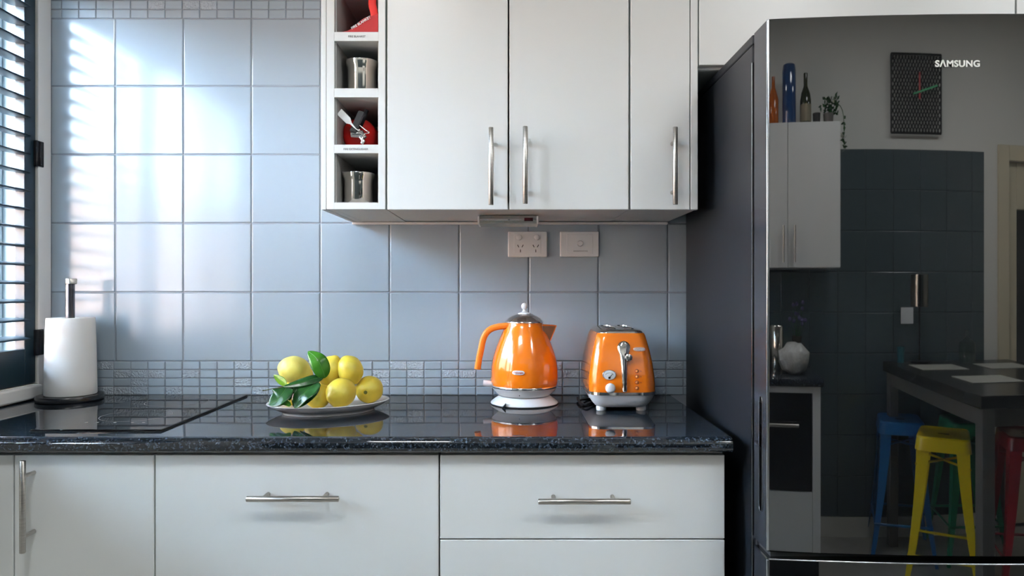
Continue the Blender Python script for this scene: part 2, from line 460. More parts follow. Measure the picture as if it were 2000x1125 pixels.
bar_handle(d, (P(44,990,1.494).x, P(44,990,1.494).z), .190, True, YF)
t = base_unit(xc, xd, 'wide white base cabinet with one deep pan drawer, below the plate of lemons'); d = front(t, 'drawer', xc, xd, .505, .8680)
bar_handle(d, (P(571.5,974.5,1.494).x, P(571.5,974.5,1.494).z), .190, False, YF); front(t, 'drawer', xc, xd, ZB, .502)
t = base_unit(xd, xe, 'white base cabinet with stacked drawers, below the kettle and toaster'); d = front(t, 'drawer', xd, xe, .6915, .8680)
bar_handle(d, (P(1141.5,979.5,1.494).x, P(1141.5,979.5,1.494).z), .190, False, YF); front(t, 'drawer', xd, xe, .425, .6885); front(t, 'drawer', xd, xe, ZB, .422)

# ------------------------------------------------------------------ worktop
bm = NB(); prof = []
Yn = 1.50-CD; zt, zb, r = .910, .8785, .0135
prof += [(-.0005, zb), (-.0005, zt)]
for k in range(13):
    a = PI/2*k/12; prof.append((Yn+.018-.018*math.sin(a), zt-.0145+.0145*math.cos(a)))
for k in range(9):
    a = PI/2*k/8; prof.append((Yn+.010-.010*math.cos(a), zb+.010-.010*math.sin(a)))
skin_rings(bm, [[(x, y, z) for y, z in prof] for x in (XW+.003, .457)])
o = obj('worktop', bm, M['granite'], smooth=30); tag(o, 'polished black speckled granite worktop with rounded front edge', 'worktop')

# hob
HX0, HX1, HY0, HY1 = -1.040, -.755, 1.563-CD, 2.074-CD
t = thing('hob', 'black glass two zone hob set in the worktop beside paper towel', 'hob', ((HX0+HX1)/2, (HY0+HY1)/2, .910))
bm = NB(); box(bm, HX0, HX1, HY0, HY1, .9102, .9112, 0); obj('hob_rim', bm, M['black_plastic'], t)
bm = NB(); box(bm, HX0+.001, HX1-.001, HY0+.001, HY1-.001, .9112, .9152, .0012, 2); gl = obj('glass_top', bm, M['black_gloss'], t)
pr = mat('hob_print', (.32,.33,.34), .4)
for cy in (1.735-CD, 1.945-CD):
    bm = NB(); n = 64; cx = -.8975
    for k in range(n):
        a0, a1 = 2*PI*k/n, 2*PI*(k+1)/n
        bm.faces.new([bm.verts.new((cx+rr*math.cos(a), cy+rr*math.sin(a), .91532)) for rr, a in ((.078,a0),(.0794,a0),(.0794,a1),(.078,a1))])
    obj('cooking_zone', bm, pr, gl)
for k, x in enumerate((-.965,-.94,-.90,-.86,-.835)):
    bm = NB(); lathe(bm, [(.0035,0),(.0035,.0002)], (x, 1.645-CD, .9152), 12); obj('touch_control', bm, pr, gl)

# ------------------------------------------------------------------ upper cabinets
YU = 1.76-CD; U = F/1.76
ux = lambda px: (px-1000)/U
uz = lambda py: CH-(py-562.5)/U
ZU0, ZU1 = uz(409.5), 2.13
def shell(bm, x0, x1, y0, y1, z0, z1, th=.016, back=.006):
    box(bm, x0, x0+th, y0, y1, z0, z1); box(bm, x1-th, x1, y0, y1, z0, z1)
    box(bm, x0+th, x1-th, y0, y1, z0, z0+th); box(bm, x0+th, x1-th, y0, y1, z1-th, z1); box(bm, x0+th, x1-th, y1-back, y1, z0+th, z1-th)
# open niche unit
N0, N1 = ux(627), ux(753)
t = thing('open_shelf_unit', 'white column of open square niches at the left end of the wall cabinets', 'shelf unit', ((N0+N1)/2, YU/2, ZU0))
bm = NB(); box(bm, N0, ux(637), YU, -.0005, ZU0, ZU1, .0012); obj('end_panel', bm, M['cab'], t)
fl, fr = ux(653), ux(739)
bm = NB(); box(bm, ux(637.6), fl, YU, -.0005, ZU0+.001, ZU1, .0008); obj('side_panel', bm, M['cab'], t)
bm = NB(); box(bm, fr, ux(752.5), YU, -.0005, ZU0+.001, ZU1, .0008); obj('side_panel', bm, M['cab'], t)
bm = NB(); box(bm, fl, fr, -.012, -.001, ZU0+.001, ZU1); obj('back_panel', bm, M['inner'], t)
shelf_py = [(395.5,408.5),(282.5,299),(172.5,190),(62.5,80),(-47,-29),(-160,-140)]
sh = []
for a, b in shelf_py:
    bm = NB(); box(bm, fl, fr, YU, -.012, uz(b), uz(a)); sh.append(obj('shelf', bm, M['cab'], t))
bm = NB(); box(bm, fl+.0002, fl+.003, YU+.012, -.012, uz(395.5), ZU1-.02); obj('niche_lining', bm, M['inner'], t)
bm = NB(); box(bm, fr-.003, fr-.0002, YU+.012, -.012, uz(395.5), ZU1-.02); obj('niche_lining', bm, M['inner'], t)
text('lettering', 'FIRE BLANKET', 34/U, M['print'], sh[3], (ux(697), YU-.0003, uz(71.5)))
text('lettering', 'FIRE EXTINGUISHER', 48/U, M['print'], sh[1], (ux(695), YU-.0003, uz(291.5)))

def wall_unit(x0, x1, label, z0=ZU0, z1=ZU1):
    t = thing('wall_cabinet', label, 'cabinet', ((x0+x1)/2, YU/2, z0), 'wall cabinets')
    bm = NB(); shell(bm, x0+.0005, x1-.0005, YU+.020, -.0015, z0+.002, z1); obj('cabinet_body', bm, M['cab'], t)
    return t
t = wall_unit(ux(754), ux(1229), 'white double door wall cabinet above the kettle, two vertical bar handles')
d = front(t, 'door', ux(755), ux(993), ZU0, ZU1, YU); bar_handle(d, (P(959,324.5,1.724).x, P(959,324.5,1.724).z), .184, True, YU)
d = front(t, 'door', ux(993.5), ux(1229.2), ZU0, ZU1, YU); bar_handle(d, (P(1026,322.5,1.724).x, P(1026,322.5,1.724).z), .184, True, YU)
t = wall_unit(ux(1229.7), ux(1363.5), 'narrow white single door wall cabinet next to the fridge, one bar handle')
d = front(t, 'door', ux(1230.5), ux(1348.5), ZU0, ZU1, YU); bar_handle(d, (P(1319,324,1.724).x, P(1319,324,1.724).z), .184, True, YU)
bm = NB(); box(bm, ux(1349), ux(1363), YU, YU+.0195, ZU0, ZU1, .0012); obj('end_panel', bm, M['cab'], t)
# slim strip against the wall under the units
bm = NB(); box(bm, ux(629)+.0, ux(1361), -.014, -.0008, ZU0-.007, ZU0-.0002, .0015); o = obj('scribe_strip', bm, M['trim']); tag(o, 'thin white strip against tiles under the wall cabinets', 'trim strip')

# cabinets over the fridge
zf = uz(127)
t = wall_unit(ux(1364.5), ux(1984.2), 'large white flat cabinet over the fridge', zf, ZU1)
front(t, 'door', ux(1364.5), ux(1984.2), zf, ZU1, YU)
bm = NB(); box(bm, ux(1364.5), ux(1984), YU+.020, YU+.032, zf-.006, zf+.001, .001); obj('light_rail', bm, M['trim'], t)
t = wall_unit(ux(1984.8), ux(2300), 'white cabinet at the right picture edge beside the one over the fridge', zf, ZU1)
front(t, 'door', ux(1984.8), ux(2300), zf, ZU1, YU)

# slim light / extractor bar under the cabinets
yl = 1.905-CD; xl0, xl1 = P(933,430,1.905).x, P(1052,430,1.905).x
t = thing('under_cabinet_light', 'slim silver bar with dark red display fixed under the wall cabinets', 'light', ((xl0+xl1)/2, yl, ZU0-.022))
bm = NB(); box(bm, xl0+.004, xl1-.004, yl, yl+.10, ZU0-.021, ZU0+.0015, .002); obj('housing', bm, M['steel'], t)
bm = NB(); box(bm, xl0+.006, xl1-.006, yl-.0015, yl+.001, ZU0-.013, ZU0-.008, .0006); obj('front_groove', bm, M['chrome'], t)
for x in (xl0, xl1-.005):
    bm = NB(); box(bm, x, x+.005, yl-.003, yl+.10, ZU0-.022, ZU0-.001, .0012); obj('end_cap', bm, M['white_plastic'], t)
a = P(1024,430,1.9).x; b = P(1041,430,1.9).x
bm = NB(); box(bm, a, b, yl-.0022, yl+.001, ZU0-.0145, ZU0-.0055); obj('display', bm, M['led'], t)

# ------------------------------------------------------------------ things in the niches
def steel_pot(px, py_floor, dd, r, h, label):
    z0 = uz(py_floor)+.0004; c = P(px, 300, dd)
    t = thing('steel_pot', label, 'pot', (c.x, c.y, z0), 'steel pots in the niches')
    bm = NB()
    prof = [(r*.90,0),(r*.93,.002),(r*.93,h*.72),(r*.96,h*.80),(r*1.05,h*.90),(r*1.06,h),(r*1.03,h),(r*.93,h*.82),(r*.90,h*.7),(r*.90,.004)]
    lathe(bm, prof, (c.x, c.y, z0), 56); obj('pot_body', bm, M['pot'], t, smooth=40)
    bm = NB(); tube(bm, [(c.x+r*1.055*math.cos(a), c.y+r*1.055*math.sin(a), z0+h) for a in [2*PI*k/40 for k in range(41)]], .0009, 6, False); obj('rim', bm, M['chrome'], t, smooth=60)
steel_pot(707, 172.5, 1.835, .0385, .085, 'shiny steel pot in the upper open niche below fire blanket lettering')
steel_pot(700, 395.5, 1.835, .0385, .080, 'shiny steel pot in the lowest open niche')

# fire extinguisher lying in its niche, head to the front
c = P(702, 262, 1.86); z0 = uz(282.5)
cz = z0+.0435; ex = c.x
t = thing('fire_extinguisher', 'red fire extinguisher lying in the niche with valve and white tag forward', 'fire extinguisher', (ex, c.y, z0))
bm = NB(); lathe(bm, [(.040,-.22),(.043,-.21),(.043,.0),(.041,.012),(.034,.024),(.022,.032),(.013,.035)], (ex, c.y, cz), 48, 'Y'); obj('cylinder', bm, M['red'], t, smooth=40)
hx = lambda px, py, dd=1.80: P(px, py, dd)
bm = NB(); lathe(bm, [(.012,.03),(.012,.05),(.008,.052)], (ex, c.y, cz), 20, 'Y')
tube(bm, [hx(686,262,1.80), hx(706,262,1.80), hx(712,270,1.80)], [.008,.010,.007], 10)
tube(bm, [hx(704,268,1.79), hx(710,276,1.785), hx(706,281,1.785)], .0045, 10)
tube(bm, smooth_path([hx(703,245,1.79), hx(714,254,1.785), hx(721,259,1.785), hx(712,262,1.78), hx(707,272,1.78), hx(706,280,1.78)]), .0013, 8)
obj('valve', bm, M['chrome'], t, smooth=50)
def plate_between(a, b, wdt, th):
    bm = NB(); a, b = Vector(a), Vector(b); d = (b-a).normalized(); s = d.cross(Vector((0,1,0))).normalized(); n = s.cross(d)
    skin_rings(bm, [[p+s*wdt/2*q+n*th/2*w_ for q, w_ in ((-1,-1),(1,-1),(1,1),(-1,1))] for p in (a, b)])
    bmesh.ops.bevel(bm, geom=list(bm.edges), offset=th*.25, segments=2, affect='EDGES'); return bm
obj('carry_handle', plate_between(hx(689,259,1.79), hx(707,218,1.80), .017, .008), M['black_plastic'], t, smooth=40)
obj('squeeze_lever', plate_between(hx(702,250,1.81), hx(717,214,1.82), .011, .007), M['black_plastic'], t, smooth=40)
bm = NB(); dd = 1.782
q = [(658,223),(667,212.5),(684.5,230.5),(687,240),(697,252.5),(702,254),(699.5,255.5),(693,251),(683.5,242.5),(676,241)]
skin_rings(bm, [[hx(a, b, dd) for a, b in q], [hx(a, b, dd+.0012) for a, b in q]]); obj('tag', bm, M['trim'], t, label='white seal tag')

# fire blanket pouch
z0 = uz(62.5)+.0003
t = thing('fire_blanket_pouch', 'folded red fire blanket pouch with strap in the topmost open niche', 'fire blanket', (ux(705), YU+.12, z0))
bm = NB(); x0, x1 = ux(667), ux(737.5); rings = []
for y, k in ((YU+.012,.96),(YU+.022,1.0),(YU+.20,1.0),(YU+.21,.96)):
    ring = []
    n = 14
    for i in range(n+1): ring.append((x0+(x1-x0)*i/n, y, z0+.0012*abs(math.sin(i*2.1))))
    for i in range(n+1):
        s = 1-i/n; ring.append((x0+(x1-x0)*s, y, z0+.003+k*(.054*s+.004*math.sin(s*9+y*30))))
    rings.append(ring)
skin_rings(bm, rings); obj('pouch', bm, M['red_vinyl'], t, smooth=50)
sl = math.atan2(.054, x1-x0)
text('lettering', 'FIRE BLANKET', .054, M['trim'], t, ((x0+x1)/2+.001, YU+.0108, z0+.026), rot=(PI/2,-sl,0), bold=.02)
bm = NB()
tube(bm, smooth_path([P(731,-28,1.79), P(727,5,1.79), P(730,22,1.79), P(733,38,1.79), P(730,48,1.785), P(722,57,1.785)]), [.0095]*16+[.006]*15, 12, flat=(1,.25))
obj('strap', bm, M['red_strap'], t, smooth=60)

# ------------------------------------------------------------------ sockets on the wall
def wx(px): return (px-1000)/675*.995
def wz(py): return CH-(py-562.5)/675*.995
YT = .0028-.0026
t = thing('power_socket', 'white double power socket with two switches on the tiles', 'socket', (wx(1030.5), YT, wz(502)), None)
bm = NB(); box(bm, wx(992), wx(1069), -.009, YT, wz(502), wz(452), .003, 3); box(bm, wx(1004), wx(1056.5), -.0098, -.008, wz(495.5), wz(456), .0006); obj('faceplate', bm, M['white_socket'], t)
for px in (1014, 1048.5):
    bm = NB(); lathe(bm, [(.0082,0),(.0080,.003),(.0060,.0042)], (wx(px), -.0098, wz(463.5)), 28, 'Y'); sw = obj('switch', bm, M['white_plastic'], t, smooth=35)
for px in (1016.5, 1046.5):
    bm = NB()
    for dx, dz, a in ((-4.4,-2.5,-.5),(4.2,-2.5,.5),(0,7,0)):
        cx, cz_ = wx(px+dx), wz(483+dz); s, co = math.sin(a), math.cos(a)
        pl = [(cx+u*co+v*s, cz_-u*s+v*co) for u, v in ((-.0010,-.0042),(.0010,-.0042),(.0010,.0042),(-.0010,.0042))]
        prism(bm, pl, -.0100, -.0090)
    obj('pin_slots', bm, M['black_plastic'], t)
t = thing('fan_switch', 'white single round dial switch plate right of the power socket', 'switch', (wx(1132), YT, wz(502)))
bm = NB(); box(bm, wx(1094), wx(1170), -.009, YT, wz(502), wz(452), .003, 3); box(bm, wx(1107), wx(1158), -.0098, -.008, wz(496), wz(457), .0006); obj('faceplate', bm, M['white_socket'], t)
bm = NB(); lathe(bm, [(.0088,0),(.0086,.0035),(.0066,.005)], (wx(1133), -.0098, wz(475.5)), 28, 'Y'); obj('switch', bm, M['white_plastic'], t, smooth=35)
text('lettering', 'RANGEHOOD FAN', .040, M['print'], t, (wx(1134), -.0100, wz(490.5)))

# ------------------------------------------------------------------ fridge
FX0, FX1 = .496, 1.396; FYb, FYd, FYf = -.03, 1.497-CD, 1.41-CD; FZ = 1.743
t = thing('fridge', 'large black glossy fridge with curved mirror like doors at right', 'fridge', ((FX0+FX1)/2, -.36, 0))
bm = NB(); box(bm, FX0, FX1, FYd, FYb, .04, FZ-.022, .003); obj('fridge_body', bm, M['fridge_side'], t)
bm = NB(); box(bm, FX0, FX1, FYd, FYb, FZ-.020, FZ, .003); box(bm, FX0+.003, FX1-.003, FYd+.003, FYb, FZ-.0225, FZ-.0195); obj('top_cover', bm, M['fridge_side'], t)
bm = NB(); box(bm, FX0-.0012, FX0+.004, FYd-.0015, FYd+.004, .05, 1.685, .0005); obj('edge_strip', bm, M['fridge_bright'], t)
bm = NB(); box(bm, FX0+.006, FX1-.006, FYd-.010, FYd-.0002, .06, FZ-.004); obj('door_gasket', bm, M['gasket'], t)
for x in (FX0+.05, FX1-.05):
    for y in (FYd+.05, FYb-.06):
        bm = NB(); lathe(bm, [(.02,0),(.02,.042)], (x, y, 0), 16); obj('foot', bm, M['black_plastic'], t)
HWd = (FX1-FX0)/2; XC = (FX0+FX1)/2; BUL = .028
def ys(x): return FYf-BUL*(1-((x-XC)/HWd)**2)
def fridge_door(z0, z1, name):
    bm = NB(); n = 60; ro = .004
    xs = [FX0+ro+(FX1-FX0-2*ro)*i/n for i in range(n+1)]
    def outline():
        out = []
        for x in xs: out.append((x, ys(x)))
        out += [(FX1, FYf+ro), (FX1, FYd-.011), (FX0, FYd-.011), (FX0, FYf+ro)]
        return out
    ol = outline(); cx, cy = XC, (FYf+FYd)/2
    def inset(k): return [(x+(cx-x)*k/abs(cx-x+1e-9) if abs(cx-x) > .3 else x, y+.0015 if k else y) for x, y in ol]
    def ring(z, k):
        return [((x+(k if x < cx else -k)) if (x < FX0+.01 or x > FX1-.01) else x, y+(k if y < FYf+.003 else 0), z) for x, y in ol]
    skin_rings(bm, [ring(z0, .002), ring(z0+.002, 0), ring(z1-.002, 0), ring(z1, .002)])
    for f in bm.faces:
        f.normal_update()
    bmesh.ops.recalc_face_normals(bm, faces=bm.faces)
    for f in bm.faces:
        if abs(f.normal.x) > .9: f.material_index = 1
    return obj(name, bm, [M['fridge_front'], M['fridge_edge']], t, smooth=35)
zg = P(1494,1078,1.41).z; zg2 = P(1494,1091,1.41).z
dr = fridge_door(zg, FZ, 'door'); d2 = fridge_door(.50, zg2, 'freezer_door'); d3 = fridge_door(.06, .49, 'freezer_door')
bm = NB(); box(bm, FX0+.01, FX1-.01, FYf+.012, FYd-.012, zg2-.001, zg+.001); obj('door_gap', bm, M['gasket'], t)
bm = NB()
for z0, z1 in ((zg+.002, FZ-.001),(.502, zg2-.002)): box(bm, FX0-.0010, FX0+.0042, FYf-.0002, FYf+.0048, z0, z1, .0016, 3)
obj('edge_strip', bm, M['fridge_bright'], t, smooth=40)
bm = NB(); n = 40
tube(bm, [(FX0+.003+(FX1-FX0-.006)*i/n, ys(FX0+.003+(FX1-FX0-.006)*i/n)-.0006, zg2-.0005) for i in range(n+1)], .0016, 8); obj('edge_strip', bm, M['fridge_bright'], t, smooth=60)
# recessed grip on the left side of the door
hz0, hz1 = .775, 1.005; ym = FYf+.036
bm = NB(); pts = []
for k in range(17): a = PI*k/16; pts.append((ym+.0095*math.cos(a), hz1-.012+.012*math.sin(a)))
for k in range(17): a = PI+PI*k/16; pts.append((ym+.0095*math.cos(a), hz0+.012+.012*math.sin(a)))
skin_rings(bm, [[(FX0-.0006, y, z) for y, z in pts], [(FX0+.001, y, z) for y, z in pts]]); h = obj('grip_recess', bm, M['black_gloss'], dr)
bm = NB(); tube(bm, [(FX0-.0008, y, z) for y, z in pts+pts[:1]], .0005, 8, False); obj('grip_rim', bm, M['fridge_bright'], h, smooth=60)
lx = P(1868.5,125,1.385)
text('logo', 'S\u039bMSUNG', 87*1.384/F, M['letters'], dr, (lx.x, ys(lx.x)-.0008, P(1868,125.5,1.384).z), bold=.030, spacing=1.06, hscale=.95, depth=.0008)

# ------------------------------------------------------------------ kettle
KD = 1.95; KS = F/KD; kc = Vector((24/KS, KD-CD, .910))
kx = lambda px: (px-1000)/KS
kz = lambda py: CH-(py-562.5)/KS
t = thing('kettle', 'orange kettle with white power base and silver domed lid, left of the toaster', 'kettle', kc)
bm = NB(); lathe(bm, [(.080,.0003),(.0890,.0018),(.0905,.0038),(.0888,.0065),(.072,.0192),(.062,.0225)], kc, 72); pb = obj('power_base', bm, M['white_plastic'], t, smooth=40)
bm = NB(); lathe(bm, [(.0870,.0004),(.0899,.0008),(.0899,.0016),(.0870,.0020)], kc, 72); obj('base_seam', bm, M['black_plastic'], pb, smooth=40)  # black ring standing in for the shade in the gap under the base
bm = NB(); prism(bm, [(kx(981),.9108),(kx(988.5),.9225),(kx(988),.9135),(kx(984),.9104)], kc.y-.086, kc.y-.070); obj('cord_slot', bm, M['black_plastic'], pb)
bm = NB(); lathe(bm, [(.060,.0228),(.0675,.0240),(.0735,.0290),(.0815,.0375),(.0875,.0455)], kc, 72); obj('lower_body', bm, M['white_plastic'], t, smooth=50)
bm = NB(); lathe(bm, [(.0875,.0455),(.0892,.0470),(.0892,.0505),(.0880,.0520)], kc, 72, cap0=False, cap1=False); obj('chrome_band', bm, M['chrome'], t, smooth=60)
prof = [(.0882,.0520),(.0895,.060),(.0900,.072),(.0897,.086),(.0887,.100),(.0862,.116),(.0815,.134),(.0760,.150),(.0700,.166),(.0625,.184),(.0555,.199),(.0515,.208),(.0490,.2155),(.0485,.2165)]
bm = NB(); rings = []; ns = 96
sp = smooth_path([(r, 0, z) for r, z in prof], 4)
for p in sp:
    r, z = p.x, p.z; ring = []
    fac = .012*min(1, (.2165-z)/.03) if z < .2165 else 0
    for i in range(ns):
        a = 2*PI*i/ns; rr = r*(1+fac*(abs(math.cos(a*5.0+.35))**2-.5)); ring.append((kc.x+rr*math.cos(a), kc.y+rr*math.sin(a), kc.z+z))
    rings.append(ring)
skin_rings(bm, rings); body = obj('kettle_body', bm, M['orange'], t, smooth=50)
bm = NB(); lathe(bm, [(.0495,.2160),(.0515,.2175),(.0515,.2200),(.0490,.2225),(.0420,.2290),(.0330,.2350),(.0220,.2395),(.0170,.2405)], kc, 64); lid = obj('lid', bm, M['chrome'], t, smooth=45)
bm = NB(); kp = kc.copy(); lathe(bm, [(.0175,.2395),(.0165,.2425),(.0070,.2455),(.0045,.2490),(.0045,.2530),(.0070,.2550),(.0088,.2590),(.0082,.2640),(.0050,.2685),(.001,.2700)], kp, 32); obj('lid_knob', bm, M['white_plastic'], lid, smooth=50)
# handle (outer face and inner face)
hp = [(1000,632),(988,632.5),(972,634),(957,639),(947.5,648),(942,661),(938.5,678),(935,695),(931.5,716)]
cen = smooth_path([(kx(a)+.002, kc.y-.012, kz(b+3.5)) for a, b in hp], 4)
bm = NB(); rings = []
for i, p in enumerate(cen):
    d = (cen[min(i+1,len(cen)-1)]-cen[max(i-1,0)]).normalized(); s = Vector((0,1,0)); n = d.cross(s).normalized()
    k = min(1, i/6); wy = .014; wn_ = .0085
    ring = []
    for a_ in range(20):
        a = 2*PI*a_/20; ca, sa = math.cos(a), math.sin(a)
        ring.append(p + s*wy*math.copysign(abs(ca)**.55, ca) + n*wn_*math.copysign(abs(sa)**.55, sa))
    rings.append(ring)
skin_rings(bm, rings); obj('handle', bm, M['orange_dull'], t, smooth=50)
# spout
bm = NB()
tip = Vector((kx(1086), kc.y-.004, kz(636))); low = Vector((kx(1071), kc.y-.004, kz(669)))
zt_ = kz(634.5)
poly = [Vector((kx(1058), kc.y-.032, zt_)), tip, Vector((kx(1058), kc.y+.030, zt_))]
lowp = [Vector((kx(1064), kc.y-.012, kz(676))), low+Vector((.001,0,-.004)), Vector((kx(1064), kc.y+.010, kz(676)))]
a, b = [bm.verts.new(p) for p in poly], [bm.verts.new(p) for p in lowp]
bm.faces.new((a[0],a[1],b[1],b[0])); bm.faces.new((a[1],a[2],b[2],b[1])); bm.faces.new((b[0],b[1],b[2]))
spo = obj('spout', bm, mat('beige_steel_spout', (.13,.125,.10), .4), t, label='dull metal spout side')
m_ = spo.modifiers.new('thickness', 'SOLIDIFY'); m_.thickness = .0012
bm = NB(); tube(bm, [poly[0], tip, poly[2]], .0014, 8); tube(bm, [tip, low+Vector((0,0,-.005))], .0018, 8); obj('spout_rim', bm, M['orange_dull'], spo, smooth=50)
bm = NB(); tube(bm, [(kx(966), kc.y-.01, kz(749)), (kx(952), kc.y-.01, kz(748)), (kx(944), kc.y-.01, kz(747))], [.006,.0085,.0080], 14); obj('power_switch', bm, M['white_plastic'], t, smooth=40)
# oval badge
def badge(cx, cz_, wdt, hgt, yfun, m, parent, name='badge', tilt=0):
    bm = NB(); n = 32; rings = []
    for dy, k in ((.0012,1.0),(-.0012,1.0),(-.0018,.9)):
        ring = []
        for i in range(n):
            a = 2*PI*i/n; u = math.copysign(abs(math.cos(a))**.65, math.cos(a))*wdt/2*k; v = math.copysign(abs(math.sin(a))**.75, math.sin(a))*hgt/2*k
            ring.append((cx+u, yfun(cx+u, cz_+v)+dy, cz_+v))
        rings.append(ring)
    skin_rings(bm, rings); return obj(name, bm, m, parent, smooth=30)
bx_, bz_ = kx(1012.5)*.955, .910+.0805
def kysurf(x, z):
    r = .0900; return kc.y-math.sqrt(max(r*r-(x-kc.x)**2, 0))
bz_ = P(1012.5,728,1.862).z; bx_ = P(1012.5,728,1.862).x
bd = badge(bx_, bz_, .0315, .0115, lambda x, z: kysurf(x, z)-.0002, M['ceramic'], t)
text('lettering', "De'Longhi", .024, mat('red_print', (.55,.10,.05), .5), bd, (bx_, kysurf(bx_, 0)-.0026, bz_), bold=.01, rot=(PI/2,0,-.12))
bm = NB(); lathe(bm, [(.0012,0),(.0012,.0015)], (kx(1014), kc.y-.0815, kz(764)), 12, 'Y'); obj('indicator', bm, M['black_plastic'], t)

# ------------------------------------------------------------------ toaster
tx, ty = .277, 1.935-CD
t = thing('toaster', 'orange two slot toaster with chrome lever, between kettle and fridge', 'toaster', (tx, ty, .910))
def trings(bm, spec, cap0=True, cap1=True): skin_rings(bm, [rrect(tx, ty+(a-b)/2, hx_, (a+b)/2, r, z, 8) for z, hx_, b, a, r in spec], cap0, cap1)
# spec: z, half x, distance to front, distance to back, corner radius
bm = NB(); trings(bm, [(.9195,.056,.105,.105,.030),(.9215,.064,.115,.115,.032),(.930,.072,.122,.122,.034),(.942,.0790,.129,.129,.035),(.953,.0830,.1335,.1335,.036)]); obj('lower_body', bm, M['white_plastic'], t, smooth=50)
bm = NB(); trings(bm, [(.953,.0830,.1335,.1335,.036),(.9535,.0850,.1355,.1355,.037),(.9605,.0850,.1355,.1355,.037),(.961,.083,.133,.133,.036)]); obj('chrome_band', bm, M['chrome'], t, smooth=50)
front_of = lambda z: [(0,.1320),(.30,.1300),(.6,.1230),(.85,.1110),(1,.1010)]
def tprof(u):
    pts = [(0,.0835,.1330),(.12,.0838,.1325),(.3,.0815,.1300),(.5,.0775,.1255),(.7,.0720,.1190),(.88,.0655,.1110),(.96,.0625,.1070),(1,.0595,.1035)]
    for (a, b, c_), (d_, e, f) in zip(pts, pts[1:]):
        if u <= d_: k = (u-a)/(d_-a); return b+(e-b)*k, c_+(f-c_)*k
    return pts[-1][1:]
Z0, Z1 = .961, 1.1060
spec = []
for i in range(25):
    u = i/24; hx_, f = tprof(u); spec.append((Z0+(Z1-Z0)*u, hx_, f, f*.985, .030-.006*u))
bm = NB(); trings(bm, spec); tb = obj('toaster_body', bm, M['orange'], t, smooth=50)
bm = NB(); trings(bm, [(1.1055,.0575,.1010,.0995,.024),(1.1085,.0570,.1005,.099,.024),(1.1125,.0535,.0960,.094,.022),(1.1150,.0480,.089,.087,.02)]); tp = obj('top_panel', bm, M['chrome'], t, smooth=40)
for s in (-1, 1):
    cx = tx+s*.0225
    bm = NB()
    o_ = rrect(cx, ty, .0165, .078, .014, 1.1145); i_ = rrect(cx, ty, .0125, .073, .0115, 1.1178); o2 = rrect(cx, ty, .0145, .076, .013, 1.1175); i2 = rrect(cx, ty, .0118, .072, .011, 1.1135)
    skin_rings(bm, [o_, o2, i_, i2], False, False); sr = obj('slot_rim', bm, M['chrome'], t, smooth=50)
    bm = NB(); skin_rings(bm, [rrect(cx, ty, .0119, .0722, .011, 1.1138), rrect(cx, ty, .0119, .0722, .011, 1.1152)]); obj('slot', bm, M['black_plastic'], sr)
for sx in (-.0505, .0505):
    for yy in (1.842-CD, 2.03-CD):
        bm = NB(); lathe(bm, [(.0115,.0002),(.0128,.002),(.0128,.0098),(.0120,.0115)], (tx+sx, yy, .910), 24); obj('foot', bm, M['white_plastic'], t, smooth=40)
def tysurf(z):
    u = max(0, min(1, (z-Z0)/(Z1-Z0))); return ty-tprof(u)[1]
def tp_at(px, py):
    d = 1.81
    for _ in range(8): p = P(px, py, d); d = tysurf(p.z)+CD
    return P(px, py, d)
# lever channel: chrome teardrop with slot and knob
pts = [(676,13.2),(671,12),(666.5,8),(664.5,3)]
bm = NB(); rings = []
rows = [(666,3),(667.5,7),(670,10),(675,12.8),(680,13),(686,11.6),(693,9.4),(702,7.6),(715,6.6),(732,5.8),(750,5.2),(762,5.0),(765,4.4)]
V = []
for py, hw in rows:
    c = tp_at(1218.3+(py-666)*.022, py); w_ = hw*c.length*0+hw*1.81/F
    ring = []
    for k in range(9):
        a = PI*k/8; u = -math.cos(a); ring.append((c.x+u*w_, c.y+.001-.007*math.sin(a)*min(1, hw/7), c.z))
    V.append(ring)
skin_rings(bm, V, False, False, closed=False); lev = obj('lever_housing', bm, M['chrome'], t, smooth=60)
bm = NB(); a = tp_at(1220.5,690); b = tp_at(1220.8,762)
box(bm, a.x-.0018, a.x+.0018, 0, .002, 0, 1); 
for v in bm.verts:
    u = v.co.z; q = a.lerp(b, 1-u) if False else (b+(a-b)*u); v.co = Vector((q.x+(v.co.x-a.x), q.y-.0082+v.co.y, q.z))
obj('lever_slot', bm, M['black_plastic'], lev)
c = tp_at(1226,697); bm = NB(); lathe(bm, [(.004,-.004),(.004,.010),(.0085,.012),(.0092,.016),(.0085,.020),(.005,.022)], (c.x, c.y, c.z), 28, 'Y'); obj('lever_knob', bm, M['chrome'], lev, smooth=45)
# gauge and knob
c = tp_at(1190,732)
bm = NB(); lathe(bm, [(.0178,-.003),(.0178,.002),(.0165,.0035),(.0150,.0030)], (c.x, c.y, c.z), 40, 'Y', sq=(1,.74)); ga = obj('gauge_bezel', bm, M['chrome'], t, smooth=45)
bm = NB(); lathe(bm, [(.0150,.0),(.0150,.0036)], (c.x, c.y, c.z), 40, 'Y', sq=(1,.74)); obj('gauge_dial', bm, M['white_socket'], ga)
bm = NB(); prism(bm, [(c.x-.001,c.z-.007),(c.x+.001,c.z-.0075),(c.x+.0085,c.z+.0030),(c.x+.0078,c.z+.0036)], c.y-.0044, c.y-.0037); lathe(bm, [(.003,.0036),(.003,.0046)], (c.x, c.y, c.z-.007), 14, 'Y')
tube(bm, [(c.x+.0105*math.cos(a), c.y-.0039, c.z-.003+.0085*math.sin(a)) for a in [.35+.2*k for k in range(13)]], .00035, 5); obj('gauge_needle', bm, M['black_plastic'], ga)
c = tp_at(1191,757)
